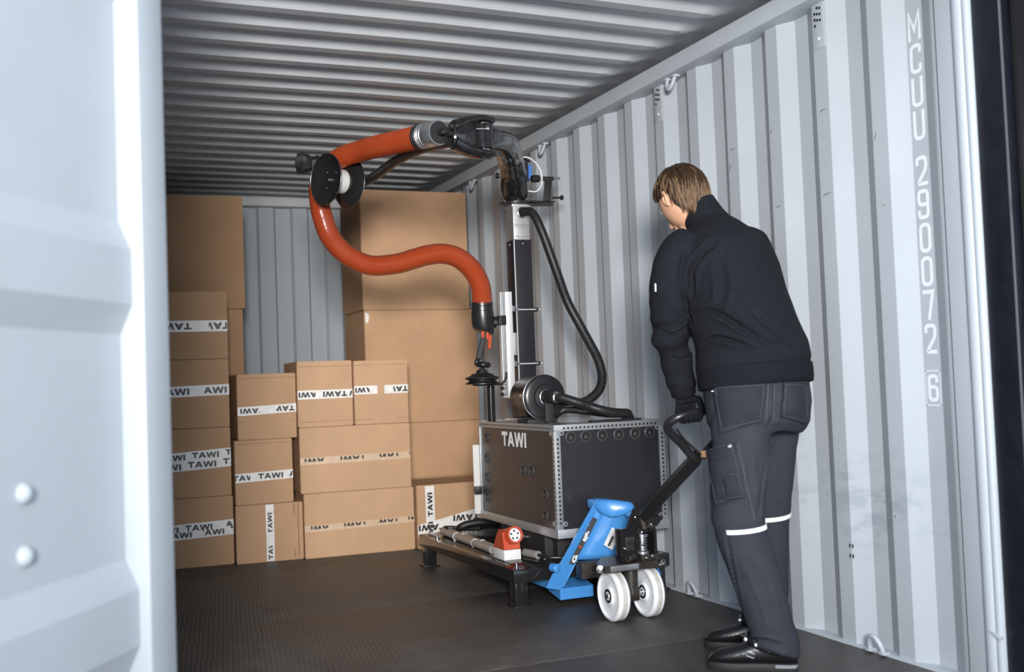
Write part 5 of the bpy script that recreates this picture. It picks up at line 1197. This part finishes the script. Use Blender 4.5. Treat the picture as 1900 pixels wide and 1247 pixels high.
# ---- gloves gripping the handle loop
def glove(c, ax, wrist, thumb_side, name):
    """c: bar centre, ax: bar direction, fingers wrap over the far side"""
    c = V(c); ax = V(ax).normalized(); upv = (V(wrist)-c).normalized(); fwd = ax.cross(upv).normalized()
    if fwd.y < 0: fwd = -fwd
    mb = MB(); R = 0.0155
    for i, (o, L) in enumerate(((-0.030, 0.92), (-0.010, 1.0), (0.010, 0.96), (0.030, 0.82))):
        b = c+ax*o; pts = []
        for ang, rad in ((80, R+0.020), (40, R+0.0125), (0, R+0.0115), (-45, R+0.0108), (-90, R+0.0105), (-90-45*L, R+0.0105), (-90-70*L, R+0.0105)):
            t = math.radians(ang); pts.append(b+(fwd*math.cos(t)+upv*math.sin(t))*rad)
        mb.tube(pts, [0.0115, 0.0110, 0.0105, 0.0100, 0.0098, 0.0092, 0.0065], 12)
    W_ = V(wrist); K0 = c+upv*(R+0.022)
    rs = []
    for t, a, b in ((0, 0.043, 0.014), (0.25, 0.044, 0.017), (0.6, 0.036, 0.018), (0.85, 0.030, 0.020), (1.0, 0.028, 0.022)): rs.append(ering(K0.lerp(W_, t), a, b, ax, upv, 18))
    mb.rings(rs)
    ts = thumb_side; b = c+ax*(ts*0.030)
    mb.tube([K0.lerp(W_, 0.45)+ax*(ts*0.026), K0.lerp(W_, 0.12)+ax*(ts*0.044)-fwd*0.014, b+(-fwd*(R+0.012))+upv*0.010+ax*(ts*0.008), b+(-fwd*(R+0.006))-upv*0.018], [0.014, 0.0135, 0.0115, 0.0085], 12)
    me = remesh(mb, 0.0032, 3)
    for v in me.vertices: v.co -= PO
    return link(name, me, 'rib_knit', person, angle=180)
glove((1.848, 3.2005, 0.8275), (1, 0.03, 0.07), (1.840, 3.220, 0.900), 1, 'glove')
glove((1.985, 3.2075, 0.8350), (1, 0.06, 0.0), (2.030, 3.298, 0.925), -1, 'glove')

# ---- work shoes
def shoe(heel, toe, name):
    heel = V((*heel, 0)); toe = V((*toe, 0)); d = (toe-heel); L = d.length; d.normalize(); s = Zu.cross(d)
    prof = [(0.0, 0.018), (0.02, 0.030), (0.08, 0.036), (0.22, 0.038), (0.40, 0.040), (0.60, 0.048), (0.76, 0.050), (0.88, 0.044), (0.96, 0.030), (1.0, 0.012)]
    mb = MB(); lo_ = []; hi = []
    pr2 = prof+[(a, -b) for a, b in prof[::-1]]
    ring_ = lambda z, g: [heel+d*(a*L)+s*(b*(1+g))+Zu*z for a, b in pr2]
    so = MB().rings([ring_(0.0, 0.0), ring_(0.004, 0.06), ring_(0.022, 0.09), ring_(0.026, 0.04)]).build('shoe', 'sole', person, angle=50)
    rs = []
    for a, b, h in ((0.0, 0.024, 0.060), (0.02, 0.030, 0.085), (0.10, 0.036, 0.105), (0.25, 0.038, 0.110), (0.38, 0.040, 0.106), (0.50, 0.043, 0.092), (0.62, 0.046, 0.078), (0.74, 0.048, 0.068), (0.86, 0.044, 0.058), (0.95, 0.032, 0.046), (0.995, 0.012, 0.032)):
        r = []
        for k in range(16):
            q = 2*PI*k/16; cs, sn = math.cos(q), math.sin(q); p_ = 2.5; m = (abs(cs)**p_+abs(sn)**p_)**(-1/p_)
            r.append(heel+d*(a*L)+s*(cs*m*b)+Zu*(0.020+(h-0.020)*(0.5+0.5*sn*m)))
        rs.append(r)
    up_ = MB().rings(rs).build('shoe_upper', 'leather', so, angle=60)
    MB().rings([[heel+d*(a*L)+s*(b*1.10)+Zu*z for a, b in [(0, 0.018), (0.02, 0.031), (0.10, 0.037), (0.24, 0.039), (0.24, 0.030), (0.1, 0.028), (0.03, 0.02)]+[(0.03, -0.02), (0.1, -0.028), (0.24, -0.030), (0.24, -0.039), (0.10, -0.037), (0.02, -0.031), (0, -0.018)]] for z in (0.014, 0.024)]).build('heel_insert', 'sole_grey', so)
    # strap with rivets and buckle on the outer side
    for sd in (1, -1):
        stp = MB()
        pts = [heel+d*(a*L)+s*(sd*b)+Zu*z for a, b, z in ((0.06, 0.040, 0.058), (0.20, 0.0435, 0.068), (0.34, 0.0455, 0.078), (0.46, 0.043, 0.092), (0.54, 0.026, 0.098))]
        st = spline(pts, 4); rr = []
        for i, p in enumerate(st):
            w2 = 0.020-0.006*i/len(st); rr.append([p+Zu*w2+s*(sd*-0.003), p+Zu*w2*0.6+s*(sd*0.004), p-Zu*w2*0.6+s*(sd*0.004), p-Zu*w2+s*(sd*-0.002), p-s*(sd*0.006)])
        so2 = stp.rings(rr).build('strap', 'leather', up_, angle=50)
        for a, b, z in ((0.30, 0.0495, 0.073), (0.44, 0.047, 0.087), (0.555, 0.030, 0.100)): MB().lathe(heel+d*(a*L)+s*(sd*b)+Zu*z, s*sd+Zu*0.2, [(-0.004, 0.0065), (0.002, 0.0065), (0.0035, 0.003)], 14).build('rivet', 'steel', so2)
        bk = heel+d*(0.50*L)+s*(sd*0.049)+Zu*0.055
        MB().tube([bk+d*0.012+Zu*0.012, bk-d*0.012+Zu*0.004, bk-d*0.010-Zu*0.010, bk+d*0.014-Zu*0.002, bk+d*0.012+Zu*0.012], 0.0016, 6).build('buckle', 'zinc', so2)
    return so
shoe((1.992, 2.850), (1.765, 3.032), 'shoe')
shoe((2.135, 3.085), (1.905, 3.262), 'shoe')

# torn white label corners on two of the big cartons
def torn_label(x, y, z, w_, h_, parent):
    MB().add([(x, y, z), (x+w_*0.8, y, z-0.006), (x+w_, y, z-h_*0.4), (x+w_*0.6, y, z-h_), (x+w_*0.1, y, z-h_*0.85)], [[0, 1, 2, 3, 4]]).build('torn_label', 'tape_white', parent, smooth=False)
for o in list(bpy.data.objects):
    if o.get('label', '').startswith('big plain carton in the middle'): torn_label(1.588, 6.4765, 1.425, 0.028, 0.07, o.children[0])
